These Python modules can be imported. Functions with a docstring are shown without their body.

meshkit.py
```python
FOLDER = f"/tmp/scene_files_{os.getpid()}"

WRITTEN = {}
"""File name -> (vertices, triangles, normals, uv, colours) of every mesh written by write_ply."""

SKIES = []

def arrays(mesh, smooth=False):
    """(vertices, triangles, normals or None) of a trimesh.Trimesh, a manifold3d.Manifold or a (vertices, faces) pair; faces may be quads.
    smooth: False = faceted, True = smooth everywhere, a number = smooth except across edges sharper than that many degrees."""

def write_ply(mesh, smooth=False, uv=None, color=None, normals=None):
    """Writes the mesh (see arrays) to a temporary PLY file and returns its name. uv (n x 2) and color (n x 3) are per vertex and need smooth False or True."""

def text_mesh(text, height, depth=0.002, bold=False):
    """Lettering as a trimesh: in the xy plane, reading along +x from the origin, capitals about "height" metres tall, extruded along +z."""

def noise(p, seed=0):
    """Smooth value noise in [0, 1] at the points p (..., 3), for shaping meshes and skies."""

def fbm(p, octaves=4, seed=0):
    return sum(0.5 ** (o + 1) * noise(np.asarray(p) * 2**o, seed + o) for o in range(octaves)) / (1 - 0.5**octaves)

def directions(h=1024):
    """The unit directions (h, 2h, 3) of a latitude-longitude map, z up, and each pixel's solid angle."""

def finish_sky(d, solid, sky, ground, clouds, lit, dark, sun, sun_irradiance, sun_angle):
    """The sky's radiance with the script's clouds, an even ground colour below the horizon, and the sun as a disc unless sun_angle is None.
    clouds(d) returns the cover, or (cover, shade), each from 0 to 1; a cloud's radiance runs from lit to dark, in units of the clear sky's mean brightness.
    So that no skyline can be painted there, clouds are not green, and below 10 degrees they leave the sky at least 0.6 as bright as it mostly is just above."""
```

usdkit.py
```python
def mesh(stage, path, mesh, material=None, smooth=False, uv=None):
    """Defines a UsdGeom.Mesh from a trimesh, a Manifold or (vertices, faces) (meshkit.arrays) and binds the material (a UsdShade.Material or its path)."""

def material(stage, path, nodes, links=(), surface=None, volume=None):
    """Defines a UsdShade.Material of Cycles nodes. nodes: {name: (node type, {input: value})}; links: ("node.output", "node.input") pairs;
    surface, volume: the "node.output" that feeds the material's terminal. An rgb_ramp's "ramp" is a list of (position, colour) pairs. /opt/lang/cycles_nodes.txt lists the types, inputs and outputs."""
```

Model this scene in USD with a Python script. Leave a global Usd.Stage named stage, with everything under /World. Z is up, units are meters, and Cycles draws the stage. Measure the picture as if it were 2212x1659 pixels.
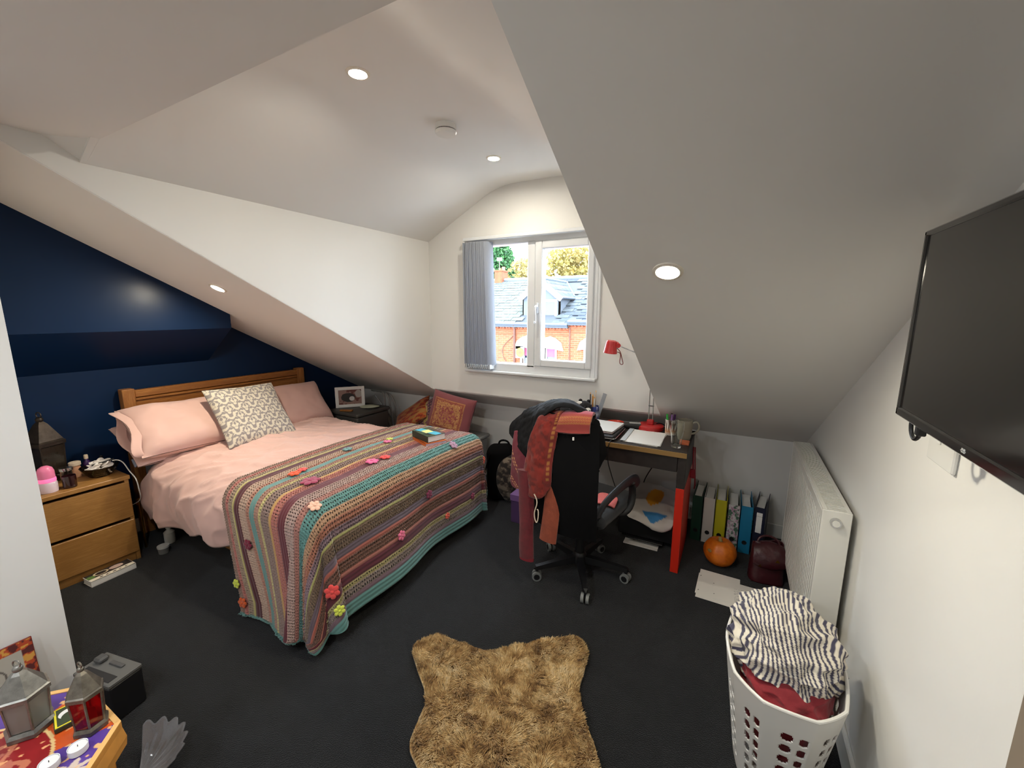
import math, random, numpy as np, trimesh, usdkit, meshkit
from pxr import Usd, UsdGeom, UsdLux, UsdShade, Gf, Sdf, Vt
from scipy.interpolate import CubicSpline, splprep, splev
from shapely.geometry import Polygon, Point, LineString
import shapely, shapely.affinity as saff

random.seed(7)
rng = np.random.default_rng(7)
PI = math.pi
stage = Usd.Stage.CreateInMemory()
UsdGeom.SetStageUpAxis(stage, 'Z')
UsdGeom.Xform.Define(stage, '/World')
UsdGeom.Scope.Define(stage, '/World/Looks')

# ------------------------------------------------------------------ camera, sky, sun, exposure
EYE = np.array([0.0, 0.0, 1.53])
YAW, PITCH, ROLL, FPX = math.radians(28.34), math.radians(9.87), math.radians(0.18), 893.0
cam = UsdGeom.Camera.Define(stage, '/World/camera')
_f = np.array([-math.sin(YAW) * math.cos(PITCH), math.cos(YAW) * math.cos(PITCH), -math.sin(PITCH)])
_r = np.array([math.cos(YAW), math.sin(YAW), 0.0])
_u = np.cross(_r, _f)
_r2, _u2 = math.cos(ROLL) * _r + math.sin(ROLL) * _u, -math.sin(ROLL) * _r + math.cos(ROLL) * _u
cam.AddTransformOp().Set(Gf.Matrix4d(*_r2, 0, *_u2, 0, *(-_f), 0, *EYE, 1))
cam.CreateHorizontalApertureAttr(36.0)
cam.CreateVerticalApertureAttr(36.0 * 1659 / 2212)
cam.CreateFocalLengthAttr(36.0 * FPX / 2212)
cam.CreateClippingRangeAttr(Gf.Vec2f(0.02, 500))
cam.CreateExposureAttr(0.0)

SKY, SUN, LAMP, LAMPB = 5.2, 5.0, 780.0, 1000.0            # strengths of the overcast sky, the hazy sun on the far side of the street, each ceiling lamp
dome = UsdLux.DomeLight.Define(stage, '/World/sky')
dome.CreateIntensityAttr(SKY)
dome.CreateColorAttr(Gf.Vec3f(0.74, 0.86, 1.0))
sun = UsdLux.DistantLight.Define(stage, '/World/sun')
sun.CreateIntensityAttr(SUN); sun.CreateAngleAttr(2.0); sun.CreateColorAttr(Gf.Vec3f(1.0, 0.9, 0.75))
sun.AddRotateXYZOp().Set(Gf.Vec3f(70, 0, -25))       # from behind the house, high over the roof

# ------------------------------------------------------------------ helpers
def lin(r, g, b):
    f = lambda v: (v / 255 / 12.92) if v <= 10.3 else ((v / 255 + .055) / 1.055) ** 2.4
    return (f(r), f(g), f(b))

MATS = {}
def mat(name, rgb, rough=.5, metal=0., var=0., vscale=8., bump=0., bscale=60., bdist=.002, spec=.5, sheen=0., trans=0., coat=0., emit=0., ior=1.5, rgb2=None, attr=None, stretch=None, thin=False, sub=0., diffr=0.):
    """a procedural material: base colour with optional noise variation towards rgb2 or from a primvar, noise bump"""
    p = '/World/Looks/' + name
    if name in MATS: return MATS[name]
    base = lin(*rgb)
    pb = {'base_color': base, 'roughness': rough, 'metallic': metal, 'specular_ior_level': spec, 'ior': ior}
    if sheen: pb.update(sheen_weight=sheen, sheen_roughness=.5)
    if trans: pb['transmission_weight'] = trans
    if coat: pb.update(coat_weight=coat, coat_roughness=.1)
    if emit: pb.update(emission_color=base, emission_strength=emit)
    if diffr: pb['diffuse_roughness'] = diffr
    nodes, links = {'p': ('principled_bsdf', pb)}, []
    src = None
    if var or bump or rgb2:
        nodes['tc'] = ('texture_coordinate', {}); src = 'tc.object'
        if stretch:
            nodes['mp'] = ('mapping', {'scale': stretch}); links.append(('tc.object', 'mp.vector')); src = 'mp.vector'
    if attr:
        nodes['at'] = ('attribute', {'attribute': 'col'}); links.append(('at.color', 'p.base_color'))
    elif var or rgb2:
        c2 = lin(*rgb2) if rgb2 else tuple(max(0, x * (1 - var)) for x in base)
        c1 = base if rgb2 else tuple(min(1, x * (1 + var)) for x in base)
        nodes['n'] = ('noise_texture', {'scale': vscale, 'detail': 4.0, 'roughness': .6})
        nodes['r'] = ('rgb_ramp', {'ramp': [(.35, c1), (.65, c2)]})
        links += [(src, 'n.vector'), ('n.fac', 'r.fac'), ('r.color', 'p.base_color')]
    if bump:
        nodes['bn'] = ('noise_texture', {'scale': bscale, 'detail': 3.0})
        nodes['b'] = ('bump', {'strength': bump, 'distance': bdist})
        links += [(src, 'bn.vector'), ('bn.fac', 'b.height'), ('b.normal', 'p.normal')]
    MATS[name] = usdkit.material(stage, p, nodes, links, surface='p.BSDF')
    return MATS[name]

_names = {}
def _free(parent, name):
    k = (parent, name); n = _names.get(k, -1) + 1; _names[k] = n
    return f'{parent}/{name}' + (f'_{n:03d}' if n else '')

def meta(prim, label=None, cat=None, group=None, kind=None):
    for k, v in (('label', label), ('category', cat), ('group', group), ('kind', kind)):
        if v: prim.SetCustomDataByKey(k, v)
    return prim

def put(parent, name, mesh, m, smooth=40, uv=None, col=None, label=None, kind=None):
    path = _free(parent, name)
    if isinstance(mesh, list): mesh = trimesh.util.concatenate([tm(x) for x in mesh])
    if isinstance(mesh, trimesh.Trimesh):
        used = np.zeros(len(mesh.vertices), bool); used[mesh.faces.ravel()] = True
        if not used.all():
            new = np.cumsum(used) - 1; mesh = trimesh.Trimesh(mesh.vertices[used], new[mesh.faces], process=False)
            col = None if col is None else np.asarray(col)[used]; uv = None if uv is None else np.asarray(uv)[used]
    if uv is not None or col is not None: smooth = True if smooth else False
    g = usdkit.mesh(stage, path, mesh, m, smooth=smooth, uv=uv)
    if col is not None:
        UsdGeom.PrimvarsAPI(g).CreatePrimvar('col', Sdf.ValueTypeNames.Color3fArray, 'vertex').Set(Vt.Vec3fArray.FromNumpy(np.asarray(col, np.float32)))
    meta(g.GetPrim(), label, None, None, kind)
    return path

class Thing:
    def __init__(s, name, label, cat, loc=(0, 0, 0), rz=0., group=None, kind=None, rot=None):
        s.path = _free('/World', name); s.loc = np.array(loc, float)
        x = UsdGeom.Xform.Define(stage, s.path); x.AddTranslateOp().Set(Gf.Vec3d(*map(float, loc)))
        if rot is not None: x.AddRotateXYZOp().Set(Gf.Vec3f(*rot))
        elif rz: x.AddRotateZOp().Set(float(rz))
        s.prim = x.GetPrim(); meta(s.prim, label, cat, group, kind)
    def add(s, name, mesh, m, parent=None, world=False, **k):
        if isinstance(mesh, list): mesh = trimesh.util.concatenate([tm(x) for x in mesh])
        if world:
            if isinstance(mesh, tuple): mesh = (np.asarray(mesh[0]) - s.loc, mesh[1])
            else: mesh = tm(mesh).copy(); mesh.apply_translation(-s.loc)
        return put(parent or s.path, name, mesh, m, **k)

def solo(name, mesh, m, label, cat, group=None, kind=None, **k):
    p = put('/World', name, mesh, m, **k); meta(stage.GetPrimAtPath(p), label, cat, group, kind); return p

def struct(name, mesh, m, parent=None, smooth=False, **k):
    p = put(parent or '/World', name, mesh, m, smooth=smooth, **k)
    if not parent: meta(stage.GetPrimAtPath(p), kind='structure')
    return p

def copy(src, loc, rz=0., label=None, group=None):
    was = src.prim.GetCustomData()
    t = Thing.__new__(Thing); base = src.path.split('/')[-1]
    t.path = _free('/World', base.rstrip('0123456789').rstrip('_') if base[-3:].isdigit() else base)
    x = UsdGeom.Xform.Define(stage, t.path); x.AddTranslateOp().Set(Gf.Vec3d(*map(float, loc)))
    if rz: x.AddRotateZOp().Set(float(rz))
    t.prim = x.GetPrim(); t.loc = np.array(loc, float)
    meta(t.prim, label or was['label'], was['category'], group or was.get('group'))
    return t

def tm(m):
    if isinstance(m, trimesh.Trimesh): return m
    v, f, _ = meshkit.arrays(m); return trimesh.Trimesh(v, f, process=False)

def join(*ms): return trimesh.util.concatenate([tm(m) for m in ms])

def mv(m, t=(0, 0, 0), rx=0, ry=0, rz=0, s=None):
    m = tm(m).copy()
    if s is not None: m.apply_scale(s)
    for a, ax in ((rx, [1, 0, 0]), (ry, [0, 1, 0]), (rz, [0, 0, 1])):
        if a: m.apply_transform(trimesh.transformations.rotation_matrix(math.radians(a), ax))
    m.apply_translation(t); return m

def to(m, c, x, y, z):
    """place a mesh with its local axes along x, y, z at c"""
    T = np.eye(4); T[:3, 0], T[:3, 1], T[:3, 2], T[:3, 3] = x, y, z, c
    m = tm(m).copy(); m.apply_transform(T); return m

def unit(v): v = np.asarray(v, float); return v / np.linalg.norm(v)

def box(x0, x1, y0, y1, z0, z1, b=0.):
    """box by its limits, edges chamfered by b"""
    if b <= 0:
        m = trimesh.creation.box([x1 - x0, y1 - y0, z1 - z0]); m.apply_translation([(x0 + x1) / 2, (y0 + y1) / 2, (z0 + z1) / 2]); return m
    h = np.array([x1 - x0, y1 - y0, z1 - z0]) / 2; b = min(b, h.min() * .95)
    P = []
    for s in np.ndindex(2, 2, 2):
        sg = np.array(s) * 2 - 1
        for k in range(3):
            d = h - b; d[k] = h[k]; P.append(sg * d)
    m = trimesh.convex.convex_hull(np.array(P)); m.apply_translation([(x0 + x1) / 2, (y0 + y1) / 2, (z0 + z1) / 2]); return m

def rbox(x0, x1, y0, y1, z0, z1, r, n=8):
    c = []
    for X in (x0 + r, x1 - r):
        for Y in (y0 + r, y1 - r):
            for Z in (z0 + r, z1 - r):
                s = trimesh.creation.uv_sphere(r, count=[n, n]); c.append(s.vertices + [X, Y, Z])
    return trimesh.convex.convex_hull(np.vstack(c))

def cyl(p0, p1, r0, r1=None, n=20):
    r1 = r0 if r1 is None else r1
    p0, p1 = np.array(p0, float), np.array(p1, float); d = unit(p1 - p0)
    a = unit(np.cross(d, [0, 0, 1] if abs(d[2]) < .9 else [1, 0, 0])); b = np.cross(d, a)
    th = np.arange(n) * 2 * PI / n; ring = np.cos(th)[:, None] * a + np.sin(th)[:, None] * b
    v = np.vstack([p0 + ring * r0, p1 + ring * r1, p0, p1]); i = np.arange(n); j = (i + 1) % n
    f = np.vstack([np.c_[i, j, j + n], np.c_[i, j + n, i + n], np.c_[j, i, np.full(n, 2 * n)], np.c_[i + n, j + n, np.full(n, 2 * n + 1)]])
    m = trimesh.Trimesh(v, f, process=False)
    return m if np.dot(m.face_normals[0], m.triangles_center[0] - (p0 + p1) / 2) > 0 else trimesh.Trimesh(v, f[:, ::-1], process=False)

def spline(pts, n):
    pts = np.asarray(pts, float); d = np.r_[0, np.cumsum(np.linalg.norm(np.diff(pts, axis=0), axis=1))]
    return CubicSpline(d, pts)(np.linspace(0, d[-1], n))

def tube(pts, r, n=8, smooth=0, flat=None):
    """swept round (or flat: (rx, ry)) section along points"""
    p = spline(pts, smooth) if smooth else np.asarray(pts, float)
    t = np.gradient(p, axis=0); t /= np.linalg.norm(t, axis=1, keepdims=True)
    N = []; a = np.cross(t[0], [0, 0, 1] if abs(t[0][2]) < .9 else [1, 0, 0]); a = unit(a)
    for k in range(len(p)):
        a = unit(a - t[k] * np.dot(a, t[k])); N.append(a)
    N = np.array(N); B = np.cross(t, N); th = np.arange(n) * 2 * PI / n
    rx, ry = flat or (1, 1); rr = np.broadcast_to(r, (len(p),))[:, None, None]
    v = p[:, None] + rr * (np.cos(th)[None, :, None] * N[:, None] * rx + np.sin(th)[None, :, None] * B[:, None] * ry)
    v = np.vstack([v.reshape(-1, 3), p[0], p[-1]]); L = len(p)
    i, j = np.meshgrid(np.arange(L - 1), np.arange(n), indexing='ij')
    q = np.stack([i * n + j, i * n + (j + 1) % n, (i + 1) * n + (j + 1) % n, (i + 1) * n + j], -1).reshape(-1, 4)
    k = np.arange(n); k2 = (k + 1) % n
    f = np.vstack([q[:, [0, 1, 2]], q[:, [0, 2, 3]], np.c_[k2, k, np.full(n, L * n)], np.c_[(L - 1) * n + k, (L - 1) * n + k2, np.full(n, L * n + 1)]])
    return trimesh.Trimesh(v, f, process=False)

def lathe(prof, n=32, c=(0, 0, 0)):
    m = trimesh.creation.revolve(np.asarray(prof, float), sections=n); m.apply_translation(c); return m

def prism(poly, h, c=(0, 0, 0), x=(1, 0, 0), y=(0, 1, 0)):
    """polygon (shapely or points) extruded by h along x cross y, set at c"""
    if not isinstance(poly, shapely.geometry.base.BaseGeometry): poly = Polygon(poly)
    g = [trimesh.creation.extrude_polygon(q, h, engine='earcut') for q in getattr(poly, 'geoms', [poly])]
    x, y = unit(x), unit(y)
    return to(join(*g), c, x, y, np.cross(x, y))

def flatpoly(poly, c, x, y):
    """polygon as a face (no thickness) for the room's shell"""
    if not isinstance(poly, shapely.geometry.base.BaseGeometry): poly = Polygon(poly)
    v, f = trimesh.creation.triangulate_polygon(poly, engine='earcut')
    v = np.c_[v, np.zeros(len(v))]; x, y = unit(x), unit(y)
    return to(trimesh.Trimesh(v, f, process=False), c, x, y, np.cross(x, y))

def sheet(fn, nu, nv, th=.006, keep=None, u=(0, 1), v=(0, 1)):
    """cloth with thickness: fn(U, V) -> (n, m, 3). Returns mesh, U, V per vertex (top then bottom)."""
    U, V = np.meshgrid(np.linspace(*u, nu), np.linspace(*v, nv), indexing='ij')
    P = fn(U, V); du = np.gradient(P, axis=0); dv = np.gradient(P, axis=1); N = np.cross(du, dv)
    N /= np.linalg.norm(N, axis=-1, keepdims=True) + 1e-12
    top = P.reshape(-1, 3); bot = (P - N * th).reshape(-1, 3); k = len(top)
    i, j = np.meshgrid(np.arange(nu - 1), np.arange(nv - 1), indexing='ij')
    q = np.stack([i * nv + j, (i + 1) * nv + j, (i + 1) * nv + j + 1, i * nv + j + 1], -1).reshape(-1, 4)
    if keep is not None: q = q[keep(U, V)[:-1, :-1].ravel()]
    tri = np.vstack([q[:, [0, 1, 2]], q[:, [0, 2, 3]]])
    e = np.vstack([q[:, [0, 1]], q[:, [1, 2]], q[:, [2, 3]], q[:, [3, 0]]])
    key = np.sort(e, 1); _, inv, cnt = np.unique(key[:, 0] * (k + 1) + key[:, 1], return_inverse=True, return_counts=True)
    b = e[cnt[inv] == 1]
    rim = np.vstack([np.c_[b[:, 1], b[:, 0], b[:, 0] + k], np.c_[b[:, 1], b[:, 0] + k, b[:, 1] + k]])
    m = trimesh.Trimesh(np.vstack([top, bot]), np.vstack([tri, tri[:, ::-1] + k, rim]), process=False)
    return m, np.r_[U.ravel(), U.ravel()], np.r_[V.ravel(), V.ravel()]

def loft(ctrl, wrinkle=.006, ws=9., seed=1):
    """smooth surface through a grid of control points -> function for sheet()"""
    C = np.asarray(ctrl, float); a, b = C.shape[:2]
    su = CubicSpline(np.linspace(0, 1, a), C, axis=0)
    def fn(U, V):
        rows = su(U[:, 0]); P = CubicSpline(np.linspace(0, 1, b), rows, axis=1)(V[0])
        d = (meshkit.fbm(P * ws, 3, seed) - .5) * 2 * wrinkle
        N = np.cross(np.gradient(P, axis=0), np.gradient(P, axis=1)); N /= np.linalg.norm(N, axis=-1, keepdims=True) + 1e-12
        return P + N * d[..., None]
    return fn

def pillow(w, h, t, n=40, pinch=.05, wr=.006, seed=3, power=.55):
    """stuffed cushion in its local xy plane, z = thickness; returns mesh with U, V in -1..1"""
    u = np.linspace(-1, 1, n); U, V = np.meshgrid(u, u, indexing='ij')
    X = w / 2 * U * (1 - pinch * (1 - V ** 2)); Y = h / 2 * V * (1 - pinch * (1 - U ** 2))
    E = np.clip((1 - U ** 4) * (1 - V ** 4), 0, 1) ** power * t / 2
    P = np.stack([X, Y, 0 * X], -1); d = (meshkit.fbm(P * 7 + seed, 3, seed) - .5) * 2 * wr * (E > 1e-6)
    top = np.stack([X, Y, E + d + .002], -1).reshape(-1, 3); bot = np.stack([X, Y, -E - .002], -1).reshape(-1, 3); k = n * n
    i, j = np.meshgrid(np.arange(n - 1), np.arange(n - 1), indexing='ij')
    q = np.stack([i * n + j, (i + 1) * n + j, (i + 1) * n + j + 1, i * n + j + 1], -1).reshape(-1, 4)
    tri = np.vstack([q[:, [0, 1, 2]], q[:, [0, 2, 3]]])
    e = np.r_[np.arange(n) * n, (n - 1) * n + np.arange(1, n), (np.arange(n - 2, -1, -1)) * n + n - 1, np.arange(n - 2, 0, -1)]
    e2 = np.roll(e, -1); rim = np.vstack([np.c_[e, e2, e2 + k], np.c_[e, e2 + k, e + k]])
    m = trimesh.Trimesh(np.vstack([top, bot]), np.vstack([tri, tri[:, ::-1] + k, rim]), process=False)
    return m, np.r_[U.ravel(), U.ravel()], np.r_[V.ravel(), V.ravel()]

def colours(base, *layers):
    """per-vertex printed colours: start with base, then (mask, rgb) layers"""
    n = len(layers[0][0]) if layers else 1
    c = np.tile(np.array(lin(*base)), (n, 1))
    for m, rgb in layers:
        m = np.clip(np.asarray(m, float), 0, 1)[:, None]; c = c * (1 - m) + np.array(lin(*rgb)) * m
    return c

def plate(w, h, n=40, m=40):
    """flat printed sheet in xy with UV -1..1 (for printed colours)"""
    u = np.linspace(-1, 1, n); v = np.linspace(-1, 1, m); U, V = np.meshgrid(u, v, indexing='ij')
    P = np.stack([U * w / 2, V * h / 2, 0 * U], -1).reshape(-1, 3)
    i, j = np.meshgrid(np.arange(n - 1), np.arange(m - 1), indexing='ij')
    q = np.stack([i * m + j, (i + 1) * m + j, (i + 1) * m + j + 1, i * m + j + 1], -1).reshape(-1, 4)
    return trimesh.Trimesh(P, np.vstack([q[:, [0, 1, 2]], q[:, [0, 2, 3]]]), process=False), U.ravel(), V.ravel()

# ------------------------------------------------------------------ shared materials
WALL = mat('white_wall_paint', (230, 228, 223), .6, bump=.12, bscale=180, bdist=.0006, spec=.3)
CEIL = mat('white_ceiling_paint', (236, 234, 230), .7, bump=.1, bscale=140, bdist=.0006, spec=.25)
BLUE = mat('navy_satin_wall_paint', (15, 37, 68), .33, bump=.12, bscale=160, bdist=.0005, spec=.17)
WHITE = mat('white_gloss_trim', (232, 231, 226), .28)
UPVC = mat('white_window_plastic', (224, 226, 228), .25)
BLACK = mat('black_plastic', (22, 22, 24), .4, bump=.1, bscale=300, bdist=.0003)
BLACKFAB = mat('black_fabric', (10, 10, 12), .95, spec=.15, bump=.4, bscale=400, bdist=.001)
CHROME = mat('chrome', (200, 200, 200), .2, metal=1.)
GLASS = mat('clear_glass', (248, 252, 250), .02, trans=1., ior=1.45)
PAPER = mat('white_paper', (232, 230, 226), .8, spec=.2)
THIN = usdkit.material(stage, '/World/Looks/thin_glass', {'f': ('fresnel', {'IOR': 1.5}), 't': ('transparent_bsdf', {'color': (.93, .95, .94)}), 'g': ('glossy_bsdf', {'roughness': .03, 'color': (1, 1, 1)}), 'm': ('mix_closure', {})}, [('f.fac', 'm.fac'), ('t.BSDF', 'm.closure1'), ('g.BSDF', 'm.closure2')], surface='m.closure')
attrmat = lambda name, rough=.85, sheen=0., bump=0., bscale=200., spec=.4: mat(name, (128, 128, 128), rough, attr=True, sheen=sheen, bump=bump, bscale=bscale, spec=spec)
PRINT = attrmat('printed_colour', .6)
CLOTHP = attrmat('printed_cloth', .9, sheen=.2, bump=.25, bscale=500.)

# ================================================================== THE SETTING
XR, XL, XC0, XC1, YK, YD = .455, -3.59, -2.39, -.415, 3.19, 2.91   # gable walls, dormer cheeks, knee wall, dormer face
ZF, TAN = 2.19, .545
zs = lambda y: .69 + (YK - y) * TAN                                # height of the sloped ceiling
YTOP = YK - (ZF - .69) / TAN

def carpet_mat():
    n = {'tc': ('texture_coordinate', {}), 'n1': ('noise_texture', {'scale': 260., 'detail': 3.}), 'n2': ('noise_texture', {'scale': 14., 'detail': 3.}),
         'r1': ('rgb_ramp', {'ramp': [(.32, lin(9, 10, 12)), (.55, lin(21, 22, 25)), (.72, lin(46, 47, 50))]}), 'r2': ('rgb_ramp', {'ramp': [(.3, (.75, .75, .76)), (.7, (1.1, 1.1, 1.08))]}),
         'mx': ('mix_color', {'blend_type': 'multiply', 'fac': 1.0}), 'b': ('bump', {'strength': .9, 'distance': .006}),
         'p': ('principled_bsdf', {'roughness': .95, 'sheen_weight': .12, 'specular_ior_level': .15})}
    l = [('tc.object', 'n1.vector'), ('tc.object', 'n2.vector'), ('n1.fac', 'r1.fac'), ('n2.fac', 'r2.fac'), ('r1.color', 'mx.a'), ('r2.color', 'mx.b'), ('mx.result', 'p.base_color'), ('n1.fac', 'b.height'), ('b.normal', 'p.normal')]
    return usdkit.material(stage, '/World/Looks/charcoal_carpet', n, l, surface='p.BSDF')
struct('floor', box(-3.75, .62, -1.65, 3.35, -.12, 0), carpet_mat())

# ceilings
plan = [(-3.75, -1.65), (.62, -1.65), (.62, YTOP), (XC1, YTOP), (XC1, .655), (XC1 - .142, .777), (XC0 + .142, .777), (XC0, .655), (XC0, YTOP), (-3.75, YTOP)]
slab = prism(plan, .7, (0, 0, ZF))
facet = lambda s, xc: trimesh.convex.convex_hull(np.array([[xc, .655, ZF], [xc + s * .142, .777, ZF], [xc, .768, 2.117], [xc, .655, ZF + .3], [xc + s * .142, .777, ZF + .3], [xc, .777, ZF + .3], [xc, .777, 2.118]]))
struct('ceiling', join(slab, facet(1, XC0), facet(-1, XC1)), CEIL)
def slope(x0, x1, y0, y1):
    q = [(y0, zs(y0)), (y1, zs(y1)), (y1, zs(y1) + .09), (y0, zs(y0) + .09)]
    return prism(q, x1 - x0, (x0, 0, 0), (0, 1, 0), (0, 0, 1))
struct('sloped_ceiling', slope(-3.75, XC0, YTOP - .02, 3.3), CEIL)
struct('sloped_ceiling', slope(XC1, .62, YTOP - .02, 3.3), CEIL)
struct('sloped_ceiling', slope(XC0, XC1, YD + .03, 3.3), CEIL)
def bez(a, b, c, n=9): t = np.linspace(0, 1, n)[:, None]; return list(map(tuple, (1 - t) ** 2 * np.array(a) + 2 * t * (1 - t) * np.array(b) + t * t * np.array(c)))
dz = .363 / .69
prof = [(XC0 - .02, 2.117 - .02 * dz)] + bez((-1.85, 2.48 - .15 * dz), (-1.70, 2.48), (-1.55, 2.48)) + bez((-1.255, 2.48), (-1.105, 2.48), (-.955, 2.48 - .15 * dz)) + [(XC1 + .02, 2.117 - .02 * dz), (XC1 + .02, 2.75), (XC0 - .02, 2.75)]
struct('dormer_ceiling', to(prism(prof, 2.35), (0, 3.1, 0), (1, 0, 0), (0, 0, 1), (0, -1, 0)), CEIL, smooth=12)
# walls
cheek = [(YTOP, ZF + .004), (3.25, zs(3.25) + .004), (3.25, 2.7), (YTOP, 2.7)]
struct('wall_cheek_left', prism(cheek, .082, (XC0 - .08, 0, 0), (0, 1, 0), (0, 0, 1)), WALL)
struct('wall_cheek_right', prism(cheek, .082, (XC1 - .002, 0, 0), (0, 1, 0), (0, 0, 1)), WALL)
face = Polygon([(XC0 - .0, zs(YD)), (XC1 + .0, zs(YD)), (XC1, 2.6), (XC0, 2.6)]).difference(shapely.box(-1.985, 1.045, -.88, 2.095))
struct('wall_window', to(prism(face, .14), (0, 3.05, 0), (1, 0, 0), (0, 0, 1), (0, -1, 0)), WALL)
struct('wall_knee', box(-3.75, .62, YK, YK + .1, -.1, .8), WALL)
struct('wall_right', box(XR, XR + .12, -1.65, 3.3, -.1, 2.4), WALL)
struct('wall_left', box(XL - .1, XL, .3, 3.3, -.1, 2.4), BLUE)
struct('wall_stub', box(XL - .1, -2.27, -1.65, .447, -.1, 2.4), WALL)
struct('wall_back', box(-3.75, .62, -1.65, -1.5, -.1, 2.4), WALL)
# chimney breast: front face leans out over the bed head, underside gathers back to the wall
br = trimesh.convex.convex_hull(np.array([[-3.22, .447, 1.41], [-3.22, 1.69, 1.41], [XL - .05, .447, 1.12], [XL - .05, 1.69, 1.12], [-3.22, .447, 2.3], [-3.22, 1.69, 2.3], [XL - .05, .447, 2.3], [XL - .05, 1.69, 2.3]]))
struct('chimney_breast', br, BLUE)
# skirting
SK = lambda L: [(0, 0), (.014, 0), (.014, .085), (.008, .1), (0, .1)]
struct('baseboard_window', box(XL, XR, YK - .016, YK, 0, .1, .004), WHITE)
struct('baseboard_right', box(XR - .016, XR, .62, YK, 0, .1, .004), WHITE)
struct('baseboard_left', box(XL, XL + .016, .447, YK, 0, .1, .004), WHITE)
# taupe door leaf standing open against the right-hand wall, only its edge in view
d1 = Thing('door_1', None, None, (0, 0, 0), kind='structure')
TAUPE = mat('taupe_door_paint', (134, 120, 104), .5)
d1.add('door_leaf', box(.335, .375, -.2, .66, .01, 1.98, .003), TAUPE, smooth=False)
d1.add('door_panel', [box(.329, .336, -.1, .2, .2, .9, .002), box(.329, .336, .28, .55, .2, .9, .002), box(.329, .336, -.1, .2, 1.05, 1.85, .002), box(.329, .336, .28, .55, 1.05, 1.85, .002)], TAUPE, smooth=False)
d1.add('door_hinge', box(.375, XR, -.19, -.15, .3, .42), CHROME, smooth=False)
d1.add('door_hinge', box(.375, XR, -.19, -.15, 1.6, 1.72), CHROME, smooth=False)

# window
w1 = Thing('window_1', None, None, (0, 0, 0), kind='structure')
def bar_frame(x0, x1, z0, z1, wl, wr, wb, wt, y0, y1, b=.006):
    return [box(x0, x0 + wl, y0, y1, z0, z1, b), box(x1 - wr, x1, y0, y1, z0, z1, b), box(x0 + wl - .002, x1 - wr + .002, y0, y1, z0, z0 + wb, b), box(x0 + wl - .002, x1 - wr + .002, y0, y1, z1 - wt, z1, b)]
w1.add('window_frame', bar_frame(-1.985, -.88, 1.045, 2.095, .055, .04, .075, .05, 2.905, 3.0), UPVC, smooth=False)
w1.add('mullion', box(-1.438, -1.37, 2.905, 3.0, 1.1, 2.06, .006), UPVC, smooth=False)
w1.add('sash', bar_frame(-1.368, -.912, 1.117, 2.048, .058, .047, .053, .057, 2.893, 2.97), UPVC, smooth=False)
gm = usdkit.material(stage, '/World/Looks/window_glass', {'f': ('fresnel', {'IOR': 1.45}), 't': ('transparent_bsdf', {'color': (.97, .98, .98)}), 'g': ('glossy_bsdf', {'roughness': .01, 'color': (1, 1, 1)}), 'm': ('mix_closure', {})}, [('f.fac', 'm.fac'), ('t.BSDF', 'm.closure1'), ('g.BSDF', 'm.closure2')], surface='m.closure')
w1.add('window_pane', flatpoly([(-1.95, 1.1), (-1.43, 1.1), (-1.43, 2.06), (-1.95, 2.06)], (0, 2.945, 0), (1, 0, 0), (0, 0, 1)), gm, smooth=False)
w1.add('window_pane', flatpoly([(-1.32, 1.16), (-.95, 1.16), (-.95, 2.0), (-1.32, 2.0)], (0, 2.935, 0), (1, 0, 0), (0, 0, 1)), gm, smooth=False)
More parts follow.
